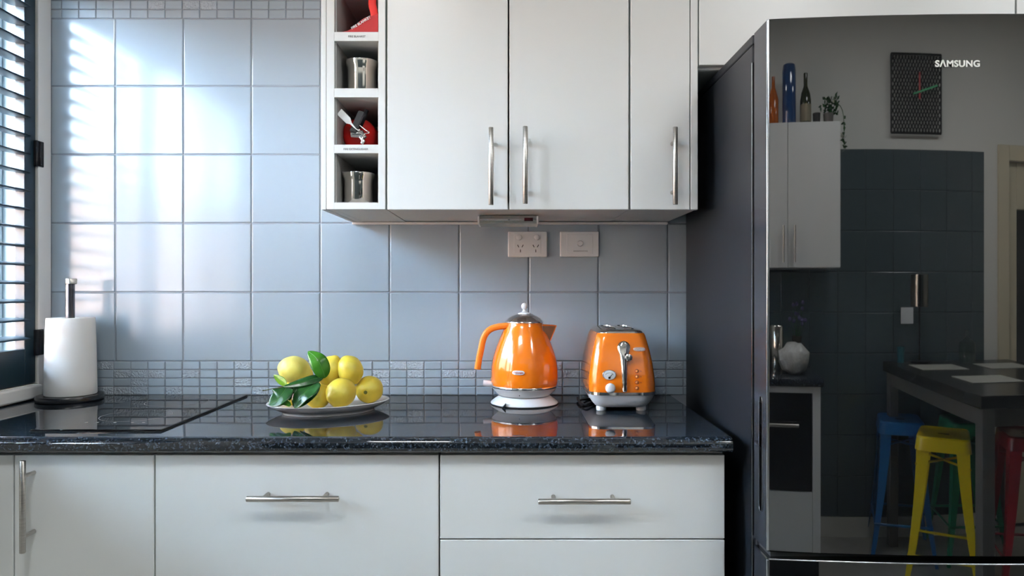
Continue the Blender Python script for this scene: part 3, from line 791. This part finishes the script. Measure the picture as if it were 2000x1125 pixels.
bm = NB(); lathe(bm, [(.0085,-.002),(.0090,.006),(.0120,.009),(.0125,.013),(.0105,.018),(.006,.0205)], (c.x, c.y, c.z), 32, 'Y'); obj('browning_knob', bm, M['white_plastic'], t, smooth=50)
glow = mat('orange_button', (.95,.36,.10), .3)
for i, py in enumerate((724.7,735.6,746.8,758)):
    c = tp_at(1244,py)
    bm = NB(); lathe(bm, [(.0050,-.002),(.0050,.0010),(.0036,.0012)], (c.x, c.y, c.z), 24, 'Y'); r_ = obj('button_ring', bm, mat('dark_orange_ring', (.45,.07,.01), .35), t, smooth=40)
    bm = NB(); lathe(bm, [(.0034,0),(.0034,.0022),(.0022,.0032)], (c.x, c.y, c.z), 24, 'Y'); obj('button', bm, glow, r_, smooth=50)
    if i < 3:
        c = tp_at(1251.8, py+.3); bm = NB(); lathe(bm, [(.0012,-.001),(.0012,.0004)], (c.x, c.y, c.z), 10, 'Y'); obj('button_symbol', bm, mat('brown_print', (.25,.04,.01), .5), r_)
c = tp_at(1248.3,682)
bd = badge(c.x, c.z, .0300, .0098, lambda x, z: tysurf(z)-.0002, mat('silver_pink_badge', (.72,.52,.46), .3, .3), t)
text('lettering', "De'Longhi", .023, mat('pale_print', (.9,.85,.82), .4), bd, (c.x, tysurf(c.z)-.0027, c.z), bold=.01, rot=(PI/2+.0,0,0))
# cord behind the toaster
bm = NB(); zc_ = .9128
pp = [P(1165,790,1.98), P(1150,794,1.93), P(1137,795,1.90), P(1131,791,1.93), P(1136,787,1.97), P(1146,786,2.00), P(1160,784,2.03)]
pp = [Vector((p.x, p.y, zc_+(.004 if i in (3,4) else 0))) for i, p in enumerate(pp)]
tube(bm, smooth_path(pp), .0028, 10)
pp = [P(1170,790,1.99), P(1152,797,1.90), P(1142,797,1.885), P(1130,790,1.95), P(1128,785,2.0)]
tube(bm, smooth_path([Vector((p.x, p.y, zc_+.0045)) for p in pp]), .0028, 10)
obj('power_cord', bm, M['black_plastic'], t, smooth=60)

# ------------------------------------------------------------------ paper towel
pc = Vector((-1.2225, 2.008-CD, .910))
t = thing('paper_towel_holder', 'black upright paper towel stand with silver capped pole, by the window', 'towel holder', pc)
bm = NB(); lathe(bm, [(.078,.0004),(.083,.002),(.0835,.012),(.0815,.0155),(.06,.0162)], pc, 64); obj('base', bm, mat('black_stone_base', (.012,.013,.016), .25), t, smooth=40)
bm = NB(); lathe(bm, [(.0115,.015),(.0115,.322)], pc, 28); obj('pole', bm, mat('black_chrome', (.10,.105,.12), .25, .8), t, smooth=40)
bm = NB(); lathe(bm, [(.0125,.321),(.0140,.322),(.0142,.3345),(.0130,.336)], pc+Vector((.003,0,0)), 28); obj('pole_cap', bm, M['steel'], t, smooth=40)
bm = NB(); h = .211
rr = Vector((pc.x+.002, pc.y, pc.z+.0168))
lathe(bm, [(.0210,0),(.0630,0),(.0645,.002),(.0640,.03),(.0625,.10),(.0605,.18),(.0592,h-.002),(.0585,h),(.0210,h),(.0205,h-.003),(.0205,.003)], rr, 72)
o = obj('paper_towel_roll', bm, M['paper'], smooth=40); tag(o, 'white paper towel roll standing on the black holder', 'paper towel')

# ------------------------------------------------------------------ platter, lemons, twig
pcx, pcy = -.4605, 1.83-CD; ang = math.atan2(.132, .273)
rings_p = [(.110,.080,.0005),(.114,.084,.0005),(.116,.086,.006),(.126,.094,.0098),(.138,.103,.0155),(.148,.1085,.0215),(.1515,.1105,.0245),(.1525,.1115,.0255),(.1510,.110,.0268),(.146,.106,.0262),(.126,.092,.0190),(.105,.077,.0150),(.06,.045,.0135),(.002,.002,.0130)]
bm = NB(); R_ = []
for a_, b_, z in rings_p:
    R_.append([(pcx+a_*math.cos(q)*math.cos(ang)-b_*math.sin(q)*math.sin(ang), pcy+a_*math.cos(q)*math.sin(ang)+b_*math.sin(q)*math.cos(ang), .910+z) for q in [2*PI*k/80 for k in range(80)]])
skin_rings(bm, R_); o = obj('oval_platter', bm, M['ceramic'], smooth=50); tag(o, 'white oval platter under the lemons on the worktop', 'platter')

def lemon(px, py, d, r, axis, m, label, ln=1.12, scar=False, nip=.16):
    c = P(px, py, d); c.z = max(c.z, .9262+r*.93)
    t = thing('lemon', label, 'lemon', c, 'lemons on the oval platter')
    ax = Vector(axis).normalized(); q = Vector((0,0,1)).rotation_difference(ax)
    bm = NB(); n = 26; rings = []; seed = random.random()*9
    for i in range(1, n):
        a = PI*i/n; zz = -math.cos(a)*ln; rad = math.sin(a)**.92
        e = max(0, (abs(math.cos(a))-.90)/.10)
        if math.cos(a) < 0: zz += nip*e**1.3                     # the nipple end points along +axis
        else: zz -= nip*.35*e
        ring = []
        for k in range(32):
            th = 2*PI*k/32; v = Vector((rad*math.cos(th), rad*math.sin(th), zz))
            v *= 1+.035*(noise.noise(v*1.6+Vector((seed,0,0))))
            ring.append(q @ (v*r) + c)
        rings.append(ring)
    skin_rings(bm, rings); obj('peel', bm, m, t, smooth=70)
    if scar:
        bm = NB(); e = c - ax*r*(ln*1.0+nip*.33); q2 = q
        rings = [[q2 @ Vector((rr*math.cos(a), rr*math.sin(a), zz)) + e for a in [2*PI*k/12 for k in range(12)]] for rr, zz in ((.0045,.003),(.005,0),(.0028,-.0012),(.0012,-.0004))]
        skin_rings(bm, rings); obj('stem_scar', bm, M['scar'], t, smooth=50)
    return t
cs = lambda x, y: (480+x/5.625, 660+y/5.625)
lemon(*cs(535,352), 1.80, .0345, (.85,-.1,-.22), M['lemon_pale'], 'pale lemon highest at the left, beside the upright leaf', nip=.30)
lemon(*cs(925,362), 1.85, .0330, (.5,-.2,1), M['lemon'], 'lemon at the top middle, half hidden behind the upright leaf', 1.16)
lemon(*cs(1145,348), 1.845, .0325, (.5,-.3,-.8), M['lemon'], 'lemon at the top right of the pile, dark stem nub on top', 1.12, True)
lemon(*cs(1358,566), 1.865, .0350, (.06,1,.05), M['lemon'], 'rightmost lemon, its stem scar facing forward', 1.05, True)
lemon(*cs(1045,602), 1.775, .0355, (-.45,-.85,-.28), M['lemon'], 'large front lemon with its pointed tip facing forward', 1.06, nip=.22)
lemon(*cs(790,640), 1.780, .0310, (.3,-.9,-.05), M['lemon'], 'front left lemon partly covered by the glossy leaf', 1.05)
lemon(*cs(960,520), 1.868, .0310, (1,.2,.1), M['lemon'], 'lemon in the middle of the pile, showing only between its neighbours', 1.12)
lemon(*cs(520,610), 1.835, .0310, (1,-.3,0), M['lemon'], 'lemon under the pale top left one, behind the leaves', 1.08)

def leaf(pts, half, twist, m, parent, fold=.18, wave=.0, bend=0, label=None, face=None):
    """blade along a spine, its width turned by twist degrees out of the picture-facing plane"""
    sp = smooth_path(pts, 8); n = len(sp)-1; bm = NB(); rows = []
    d0 = (sp[-1]-sp[0]).normalized(); s0 = d0.cross(Vector((0,1,0))).normalized()
    s0 = Matrix.Rotation(math.radians(twist), 3, d0) @ s0
    if face: s0 = d0.cross(Vector(face)).normalized()
    for i, p in enumerate(sp):
        u = i/n; d = (sp[min(i+1,n)]-sp[max(i-1,0)]).normalized(); s = (s0-d*s0.dot(d)).normalized(); nn = s.cross(d)
        uu = min(max(u, .004), .996); w_ = half*(uu**.62*(1-uu)**.80)/.378
        row = []
        for k in range(-4, 5):
            v = k/4; row.append(bm.verts.new(p+s*v*w_+nn*(fold*abs(v)*w_+bend*v*w_+wave*math.sin(u*15+v*2)*abs(v))))
        rows.append(row)
    for a, b in zip(rows, rows[1:]):
        for k in range(8): bm.faces.new((a[k], a[k+1], b[k+1], b[k]))
    o = obj('leaf', bm, m, parent, smooth=80)
    md = o.modifiers.new('thickness', 'SOLIDIFY'); md.thickness = .0005
    bm = NB(); tube(bm, [p+Vector((0,-.0004,0)) for p in sp[:-2]], .00035, 5); mv = obj('midrib', bm, M['leaf_vein'], o)
    if label: o['label'] = label
    return o
M['leaf_vein'] = mat('leaf_vein', (.10,.28,.05), .4)
def LP(x, y, d): a, b = cs(x, y); return P(a, b, d)
t = thing('lemon_twig', 'leafy lemon twig laid across the left of the lemons', 'twig', LP(620,640,1.74))
bm = NB(); tube(bm, smooth_path([LP(188,580,1.70), LP(225,572,1.705), LP(300,556,1.71), LP(420,532,1.72), LP(640,440,1.734), LP(850,430,1.745)]), .0011, 8); lathe(bm, [(.0005,-.002),(.0022,0),(.0005,.002)], LP(192,578,1.70), 8); obj('stem', bm, M['twig'], t, smooth=60)
leaf([LP(872,440,1.745), LP(850,370,1.738), LP(805,265,1.735), LP(750,195,1.742), LP(684,146,1.755)], .0215, 22, M['leaf'], t, .20, label='large bright green upright leaf')
leaf([LP(850,428,1.745), LP(740,450,1.730), LP(600,492,1.718), LP(412,535,1.708)], .0125, 35, M['leaf_dark'], t, .15, label='long dark green leaf')
leaf([LP(785,478,1.734), LP(700,550,1.716), LP(610,640,1.702), LP(535,772,1.694)], .0300, -25, M['leaf_dark'], t, .12, .0008, face=(-.36,-.78,.35), label='glossy leaf catching the window light')
leaf([LP(450,535,1.722), LP(410,600,1.706), LP(350,670,1.698), LP(248,728,1.696)], .0280, 15, M['leaf_dark'], t, .12, .0010, face=(-.34,-.78,.38))
leaf([LP(492,748,1.692), LP(450,715,1.690), LP(405,712,1.690), LP(335,752,1.692)], .0070, 0, M['leaf'], t, .1)
leaf([LP(445,520,1.735), LP(400,480,1.742), LP(355,450,1.748), LP(306,408,1.755)], .0105, -10, M['leaf_lime'], t, .1, label='small lime green leaf')
leaf([LP(560,520,1.722), LP(520,560,1.716), LP(490,610,1.712), LP(478,690,1.708)], .0110, 20, M['leaf_dark'], t, .1)
leaf([LP(770,470,1.740), LP(760,560,1.724), LP(690,660,1.710), LP(590,760,1.700)], .0125, 30, M['leaf_dark'], t, .1)

# ------------------------------------------------------------------ the far side of the room, seen in the fridge door
# wall cabinet
RX0, RX1, RY = .38, 1.138, -2.67
t = thing('wall_cabinet', 'white wall cabinet on the far side, reflected at the left of the fridge door', 'cabinet', ((RX0+RX1)/2, -2.83, 1.31))
bm = NB(); shell(bm, RX0, RX1, YB+.004, RY-.020, 1.31, 1.968); obj('cabinet_body', bm, M['cab'], t)
for a, b, hx_ in ((RX0,.805,.775),(.805,RX1,.845)):
    bm = NB(); box(bm, a+.0015, b-.0015, RY-.018, RY, 1.312, 1.966, .0015); d = obj('door', bm, M['cab'], t)
    bm = NB(); tube(bm, [(hx_, RY+.034, 1.335),(hx_, RY+.034, 1.50)], .006, 12)
    for z in (1.36, 1.475): tube(bm, [(hx_, RY, z),(hx_, RY+.034, z)], .004, 8)
    obj('handle', bm, M['steel'], d, smooth=40)
# things on top of it
def vase(name, label, cat, x, prof, m, y=-2.83, z=1.9682):
    bm = NB(); lathe(bm, prof, (x, y, z), 32); o = obj(name, bm, m, smooth=40); tag(o, label, cat); return o
vase('bottle', 'slim orange bottle on top of the reflected wall cabinet', 'bottle', .735, [(.028,0),(.030,.01),(.030,.14),(.010,.20),(.009,.25)], mat('amber_bottle', (.45,.10,.01), .1))
vase('vase', 'tall blue vase on top of the reflected wall cabinet', 'vase', .835, [(.042,0),(.046,.01),(.046,.27),(.040,.30),(.036,.302)], mat('blue_glaze', (.012,.05,.17), .08, coat=1))
b = thing('wine_bottle', 'dark green wine bottle with pale label on the reflected wall cabinet', 'bottle', (.945,-2.83,1.9682))
bm = NB(); lathe(bm, [(.034,0),(.037,.005),(.037,.13),(.030,.165),(.013,.20),(.013,.26)], (.945,-2.83,1.9682), 32); obj('glass_body', bm, mat('green_bottle', (.02,.025,.008), .08), b, smooth=40)
bm = NB(); lathe(bm, [(.0376,.03),(.0376,.11)], (.945,-2.83,1.9682), 32, cap0=False, cap1=False); obj('paper_label', bm, mat('aged_label', (.25,.22,.15), .6), b, smooth=40)
vase('tumbler', 'small dark cup on the reflected wall cabinet beside the plant', 'cup', 1.018, [(.022,0),(.026,.07),(.024,.07),(.020,.005)], mat('dark_cup', (.06,.06,.06), .2))
t = thing('potted_plant', 'small trailing plant in a pale pot on the reflected wall cabinet', 'plant', (1.09,-2.80,1.9682))
bm = NB(); lathe(bm, [(.028,0),(.034,.06),(.031,.06),(.027,.006)], (1.09,-2.80,1.9682), 24); obj('pot', bm, M['grey_metal'], t, smooth=40)
bm = NB()
for k in range(90):
    a = random.uniform(0, 2*PI); r_ = random.random()*.07; c = Vector((1.10+r_*math.cos(a)*1.0, -2.79+r_*math.sin(a)*.8, 1.9682+.055+random.random()*.085))
    if k > 70: c = Vector((1.150+random.uniform(-.01,.012), -2.64+random.uniform(-.01,.01), 1.98-random.random()*.16))
    d = Vector((random.uniform(-1,1), random.uniform(-1,1), random.uniform(-.6,1))).normalized(); s = d.orthogonal().normalized()
    bm.faces.new([bm.verts.new(c+d*.018), bm.verts.new(c+s*.008), bm.verts.new(c-d*.014), bm.verts.new(c-s*.008)])
tube(bm, smooth_path([(1.09,-2.80,2.02),(1.12,-2.70,2.05),(1.148,-2.645,1.99),(1.15,-2.64,1.84)]), .002, 6)
obj('foliage', bm, M['leaf_dark'], t)

# bench with oven
OX0, OX1, OY = .42, .955, -2.40
t = thing('oven_cabinet', 'white cabinet framing a dark built in oven, reflected low in the fridge door', 'cabinet', ((OX0+OX1)/2, -2.7, 0))
bm = NB(); box(bm, OX0, OX0+.05, YB+.004, OY, .12, .812); box(bm, OX1-.045, OX1, YB+.004, OY, .12, .812, .002); box(bm, OX0+.05, OX1-.045, YB+.004, OY, .785, .812); box(bm, OX0+.05, OX1-.045, YB+.004, OY-.02, .12, .14); box(bm, OX0+.05, OX1-.045, YB+.004, YB+.02, .14, .785)
obj('cabinet_body', bm, M['cab'], t)
bm = NB(); box(bm, OX0+.052, OX1-.047, OY-.018, OY, .125, .375, .002); obj('drawer', bm, M['cab'], t)
bm = NB(); box(bm, OX0, OX1, OY-.07, OY-.05, 0, .118); obj('kickboard', bm, M['black_plastic'], t)
o_ = thing('oven', 'dark glass built in oven reflected inside its white cabinet frame', 'oven', ((OX0+OX1)/2, -2.6, .38))
bm = NB(); box(bm, OX0+.052, OX1-.047, YB+.03, OY-.004, .378, .783, .004); obj('oven_body', bm, M['glass_dark'], o_)
bm = NB(); box(bm, OX0+.07, OX1-.065, OY-.004, OY+.004, .39, .68, .002); od = obj('oven_door', bm, M['glass_dark'], o_)
bm = NB(); tube(bm, [(OX0+.09,OY+.035,.655),(OX1-.13,OY+.035,.655)], .008, 12)
for x in (OX0+.12, OX1-.16): tube(bm, [(x,OY+.003,.655),(x,OY+.035,.655)], .005, 8)
obj('handle', bm, M['steel'], od, smooth=40)
bm = NB(); box(bm, OX0-.1, OX1+.015, YB+.003, OY+.02, .8125, .845, .006); o = obj('worktop', bm, M['granite'], smooth=40); tag(o, 'short dark worktop over the oven, reflected in the fridge door', 'worktop')
vase('steel_canister', 'tall steel canister on the reflected far worktop', 'canister', .745, [(.036,0),(.038,.004),(.038,.20),(.034,.205)], M['pot'], y=-2.72, z=.8452)
bm = NB()
for i in range(60):
    pass
lathe(bm, [(.03,0),(.075,.02),(.095,.055),(.088,.095),(.055,.125),(.01,.135)], (.83,-2.58,.8455), 28)
for v in bm.verts: v.co += Vector(noise.noise_vector(v.co*22))*.018
for v in bm.verts: v.co.z = max(v.co.z, .8454)
o = obj('crumpled_bag', bm, mat('crumpled_white_bag', (.6,.6,.58), .25, bump=(30,.8,.01)), smooth=50); tag(o, 'crumpled shiny white bag on the reflected far worktop', 'bag')
t = thing('flower_bunch', 'bunch of purple flowers in a dark vase on the reflected worktop', 'flowers', (.885,-2.82,.8452))
bm = NB(); lathe(bm, [(.03,0),(.036,.01),(.028,.12),(.034,.15)], (.885,-2.82,.8452), 20); obj('vase', bm, mat('dark_vase', (.04,.035,.03), .2), t, smooth=40)
bm = NB(); bl = NB()
for k in range(14):
    a = random.uniform(0, 2*PI); r_ = random.random()*.07; e = Vector((.885+r_*math.cos(a), -2.82+r_*math.sin(a), 1.04+random.random()*.11))
    tube(bm, [(.885,-2.82,.95), e], .0015, 5); lathe(bl, [(.002,-.008),(.012,0),(.009,.01),(.002,.013)], e, 8)
obj('stems', bm, M['leaf_dark'], t); obj('blooms', bl, mat('purple_bloom', (.10,.08,.22), .6), t)

# bar table
TX0, TX1, TY0, TY1, TZ = 1.50, 2.45, -2.93, -1.72, .868
t = thing('bar_table', 'tall dark topped bar table reflected in the fridge door', 'table', ((TX0+TX1)/2, (TY0+TY1)/2, 0))
bm = NB(); box(bm, TX0, TX1, TY0, TY1, TZ-.045, TZ, .004); obj('tabletop', bm, M['dark_table'], t)
for x in (TX0+.05, TX1-.05):
    for y in (TY0+.05, TY1-.05):
        bm = NB(); box(bm, x-.03, x+.03, y-.03, y+.03, 0, TZ-.0455, .003); obj('leg', bm, M['grey_metal'], t)
bm = NB()
box(bm, TX0+.06, TX1-.06, TY1-.065, TY1-.04, TZ-.11, TZ-.0455); box(bm, TX0+.06, TX1-.06, TY0+.04, TY0+.065, TZ-.11, TZ-.0455); box(bm, TX0+.04, TX0+.065, TY0+.06, TY1-.06, TZ-.11, TZ-.0455); box(bm, TX1-.065, TX1-.04, TY0+.06, TY1-.06, TZ-.11, TZ-.0455)
obj('apron', bm, M['grey_metal'], t)
mm = mat('pale_placemat', (.42,.42,.38), .5)
for i, (x, y) in enumerate(((1.75,-2.62),(1.80,-2.15),(2.2,-2.62))):
    bm = NB(); box(bm, x-.15, x+.15, y-.11, y+.11, TZ+.0002, TZ+.003, .001); o = obj('placemat', bm, mm)
    tag(o, ['pale placemat by the lamp on the reflected table', 'pale placemat at the near end of the reflected table', 'pale placemat at the right of the reflected table'][i], 'placemat', 'placemats on the bar table')
t = thing('glass_jar', 'clear glass lidded jar on the reflected bar table', 'jar', (2.05,-2.80,TZ))
bm = NB(); lathe(bm, [(.05,.0005),(.055,.006),(.055,.085),(.052,.09),(.052,.008)], (2.05,-2.80,TZ), 32); obj('jar_body', bm, M['jar_glass'], t, smooth=40)
bm = NB(); lathe(bm, [(.054,.0902),(.05,.097),(.02,.115),(.006,.125),(.013,.145),(.004,.158)], (2.05,-2.80,TZ), 32); obj('lid', bm, M['jar_glass'], t, smooth=40)
bm = NB(); lathe(bm, [(.022,.0004),(.026,.075),(.023,.075),(.020,.006)], (1.60,-2.86,TZ), 24); o = obj('candle_cup', bm, mat('teal_cup', (.02,.12,.15), .3), smooth=40); tag(o, 'small teal cup at the far left end of the reflected table', 'cup')
t = thing('table_lamp', 'slim lamp with shiny dark cylinder shade on the reflected table', 'lamp', (1.715,-2.82,TZ))
bm = NB(); lathe(bm, [(.06,.0004),(.06,.010),(.01,.014)], (1.715,-2.82,TZ), 32); obj('base', bm, M['black_plastic'], t, smooth=40)
bm = NB(); lathe(bm, [(.005,.012),(.005,.29)], (1.715,-2.82,TZ), 12); obj('pole', bm, M['black_plastic'], t, smooth=40)
bm = NB(); lathe(bm, [(.058,.265),(.058,.415),(.055,.415),(.055,.267)], (1.715,-2.82,TZ), 40); obj('shade', bm, mat('dark_chrome_shade', (.20,.20,.18), .08, 1), t, smooth=40)
bm = NB(); box(bm, 1.655, 1.745, YB+.0026, YB+.012, 1.045, 1.125, .002); o = obj('wall_socket', bm, M['white_socket']); tag(o, 'small white socket on the dark far wall, seen in the fridge', 'socket')

# wire mesh clock
cx0, cx1, cz0, cz1 = 1.575, 1.945, 1.975, 2.36; yk = YB+.03
t = thing('mesh_clock', 'square black wire mesh clock with red and green hands, reflected in fridge', 'clock', ((cx0+cx1)/2, yk, cz0))
bm = NB(); n = 22; stp = (cx1-cx0)/n; dia = mat('black_wire', (.015,.015,.015), .4)
def clip_line(x, z, dx, dz):
    L = []
    for k in range(0, 200):
        u, v = x+dx*k*.004, z+dz*k*.004
        if cx0 <= u <= cx1 and cz0 <= v <= cz1: L.append((u, v))
    return (L[0], L[-1]) if len(L) > 2 else None
for i in range(-26, 27):
    for s in (1, -1):
        x = (cx0+cx1)/2+i*.0165*1.4; r_ = clip_line(x-s*.36*.62, cz0-.01, s*.62, 1)
        if r_: tube(bm, [(r_[0][0], yk, r_[0][1]), (r_[1][0], yk, r_[1][1])], .0036, 4)
for a, b in (((cx0,cz0),(cx1,cz0)),((cx1,cz0),(cx1,cz1)),((cx1,cz1),(cx0,cz1)),((cx0,cz1),(cx0,cz0))): tube(bm, [(a[0],yk,a[1]),(b[0],yk,b[1])], .006, 6)
for x in (cx0+.02, cx1-.02): tube(bm, [(x, YB+.0005, cz1-.02), (x, yk, cz1-.02)], .004, 6)
ck = obj('wire_mesh', bm, dia, t)
ccx, ccz = 1.78, 2.18
bm = NB(); box(bm, ccx-.006, ccx+.006, yk+.006, yk+.010, ccz-.04, ccz+.09); obj('clock_hand', bm, mat('red_hand', (.5,.02,.02), .4), t)
bm = NB(); prism(bm, [(ccx-.05,ccz-.022),(ccx-.048,ccz-.012),(ccx+.13,ccz+.032),(ccx+.132,ccz+.022)], yk+.011, yk+.015); obj('clock_hand', bm, mat('green_hand', (.02,.40,.14), .4), t)

# metal stools
def stool(x, y, col, label, rot=0, h=.635):
    t = thing('bar_stool', label, 'stool', (x, y, 0), 'metal bar stools'); m = mat(col[0], col[1], .3, coat=.3)
    bm = NB(); w_ = .135
    skin_rings(bm, [rrect(x, y, w_+.012, w_+.012, .04, h-.055), rrect(x, y, w_+.004, w_+.004, .038, h-.006), rrect(x, y, w_-.004, w_-.004, .035, h), rrect(x, y, w_-.03, w_-.03, .03, h-.006)], False, True)
    st_ = obj('seat', bm, m, t, smooth=40)
    bm = NB(); skin_rings(bm, [rrect(x, y, .03, .007, .006, h-.0058), rrect(x, y, .03, .007, .006, h-.0050)]); obj('grip_hole', bm, M['black_plastic'], st_)
    ft = .195
    for sx in (-1, 1):
        for sy in (-1, 1):
            bm = NB(); rings = []
            for k in range(9):
                u = k/8; z = (h-.05)*(1-u)+.004*u; off = w_-.008+(ft-w_+.008)*(u**1.6); wd = .048*(1-u)**1.0+.020
                cx, cy = x+sx*off, y+sy*off; th = .010
                q = [(0,0),(-sx*wd,0),(-sx*wd,-sy*.004),(-sx*th,-sy*th),(-sx*.004,-sy*wd),(0,-sy*wd)]
                rings.append([(cx+a+sx*.01, cy+b+sy*.01, z) for a, b in q])
            skin_rings(bm, rings); obj('leg', bm, m, t, smooth=30)
    zb_ = .17; of = .174
    cr = [(x-of,y-of,zb_),(x+of,y-of,zb_),(x+of,y+of,zb_),(x-of,y+of,zb_)]
    for k in range(4):
        bm = NB(); tube(bm, [cr[k], cr[(k+1)%4]], .006, 8); obj('foot_rail', bm, m, t, smooth=60)
    of = .140
    bm = NB()
    for a, b in (((-of,-of),(of,of)),((-of,of),(of,-of))): tube(bm, [(x+a[0],y+a[1],h-.11),(x+b[0],y+b[1],h-.11)], .005, 6)
    obj('cross_brace', bm, m, t, smooth=60)
    t.rotation_euler = (0,0,rot)
stool(1.64, -2.33, ('yellow_metal', (.78,.58,.01)), 'yellow metal stool, reflected nearest in front of the bar table', .5)
stool(1.565, -2.785, ('blue_metal', (.015,.13,.36)), 'blue metal stool reflected at the left behind the yellow stool', .25, .62)
stool(2.00, -2.73, ('green_metal', (.01,.22,.10)), 'green metal stool reflected under the bar table', .1, .62)
stool(2.11, -2.25, ('red_metal', (.30,.02,.025)), 'red metal stool reflected at the right edge of the fridge door', .3, .64)
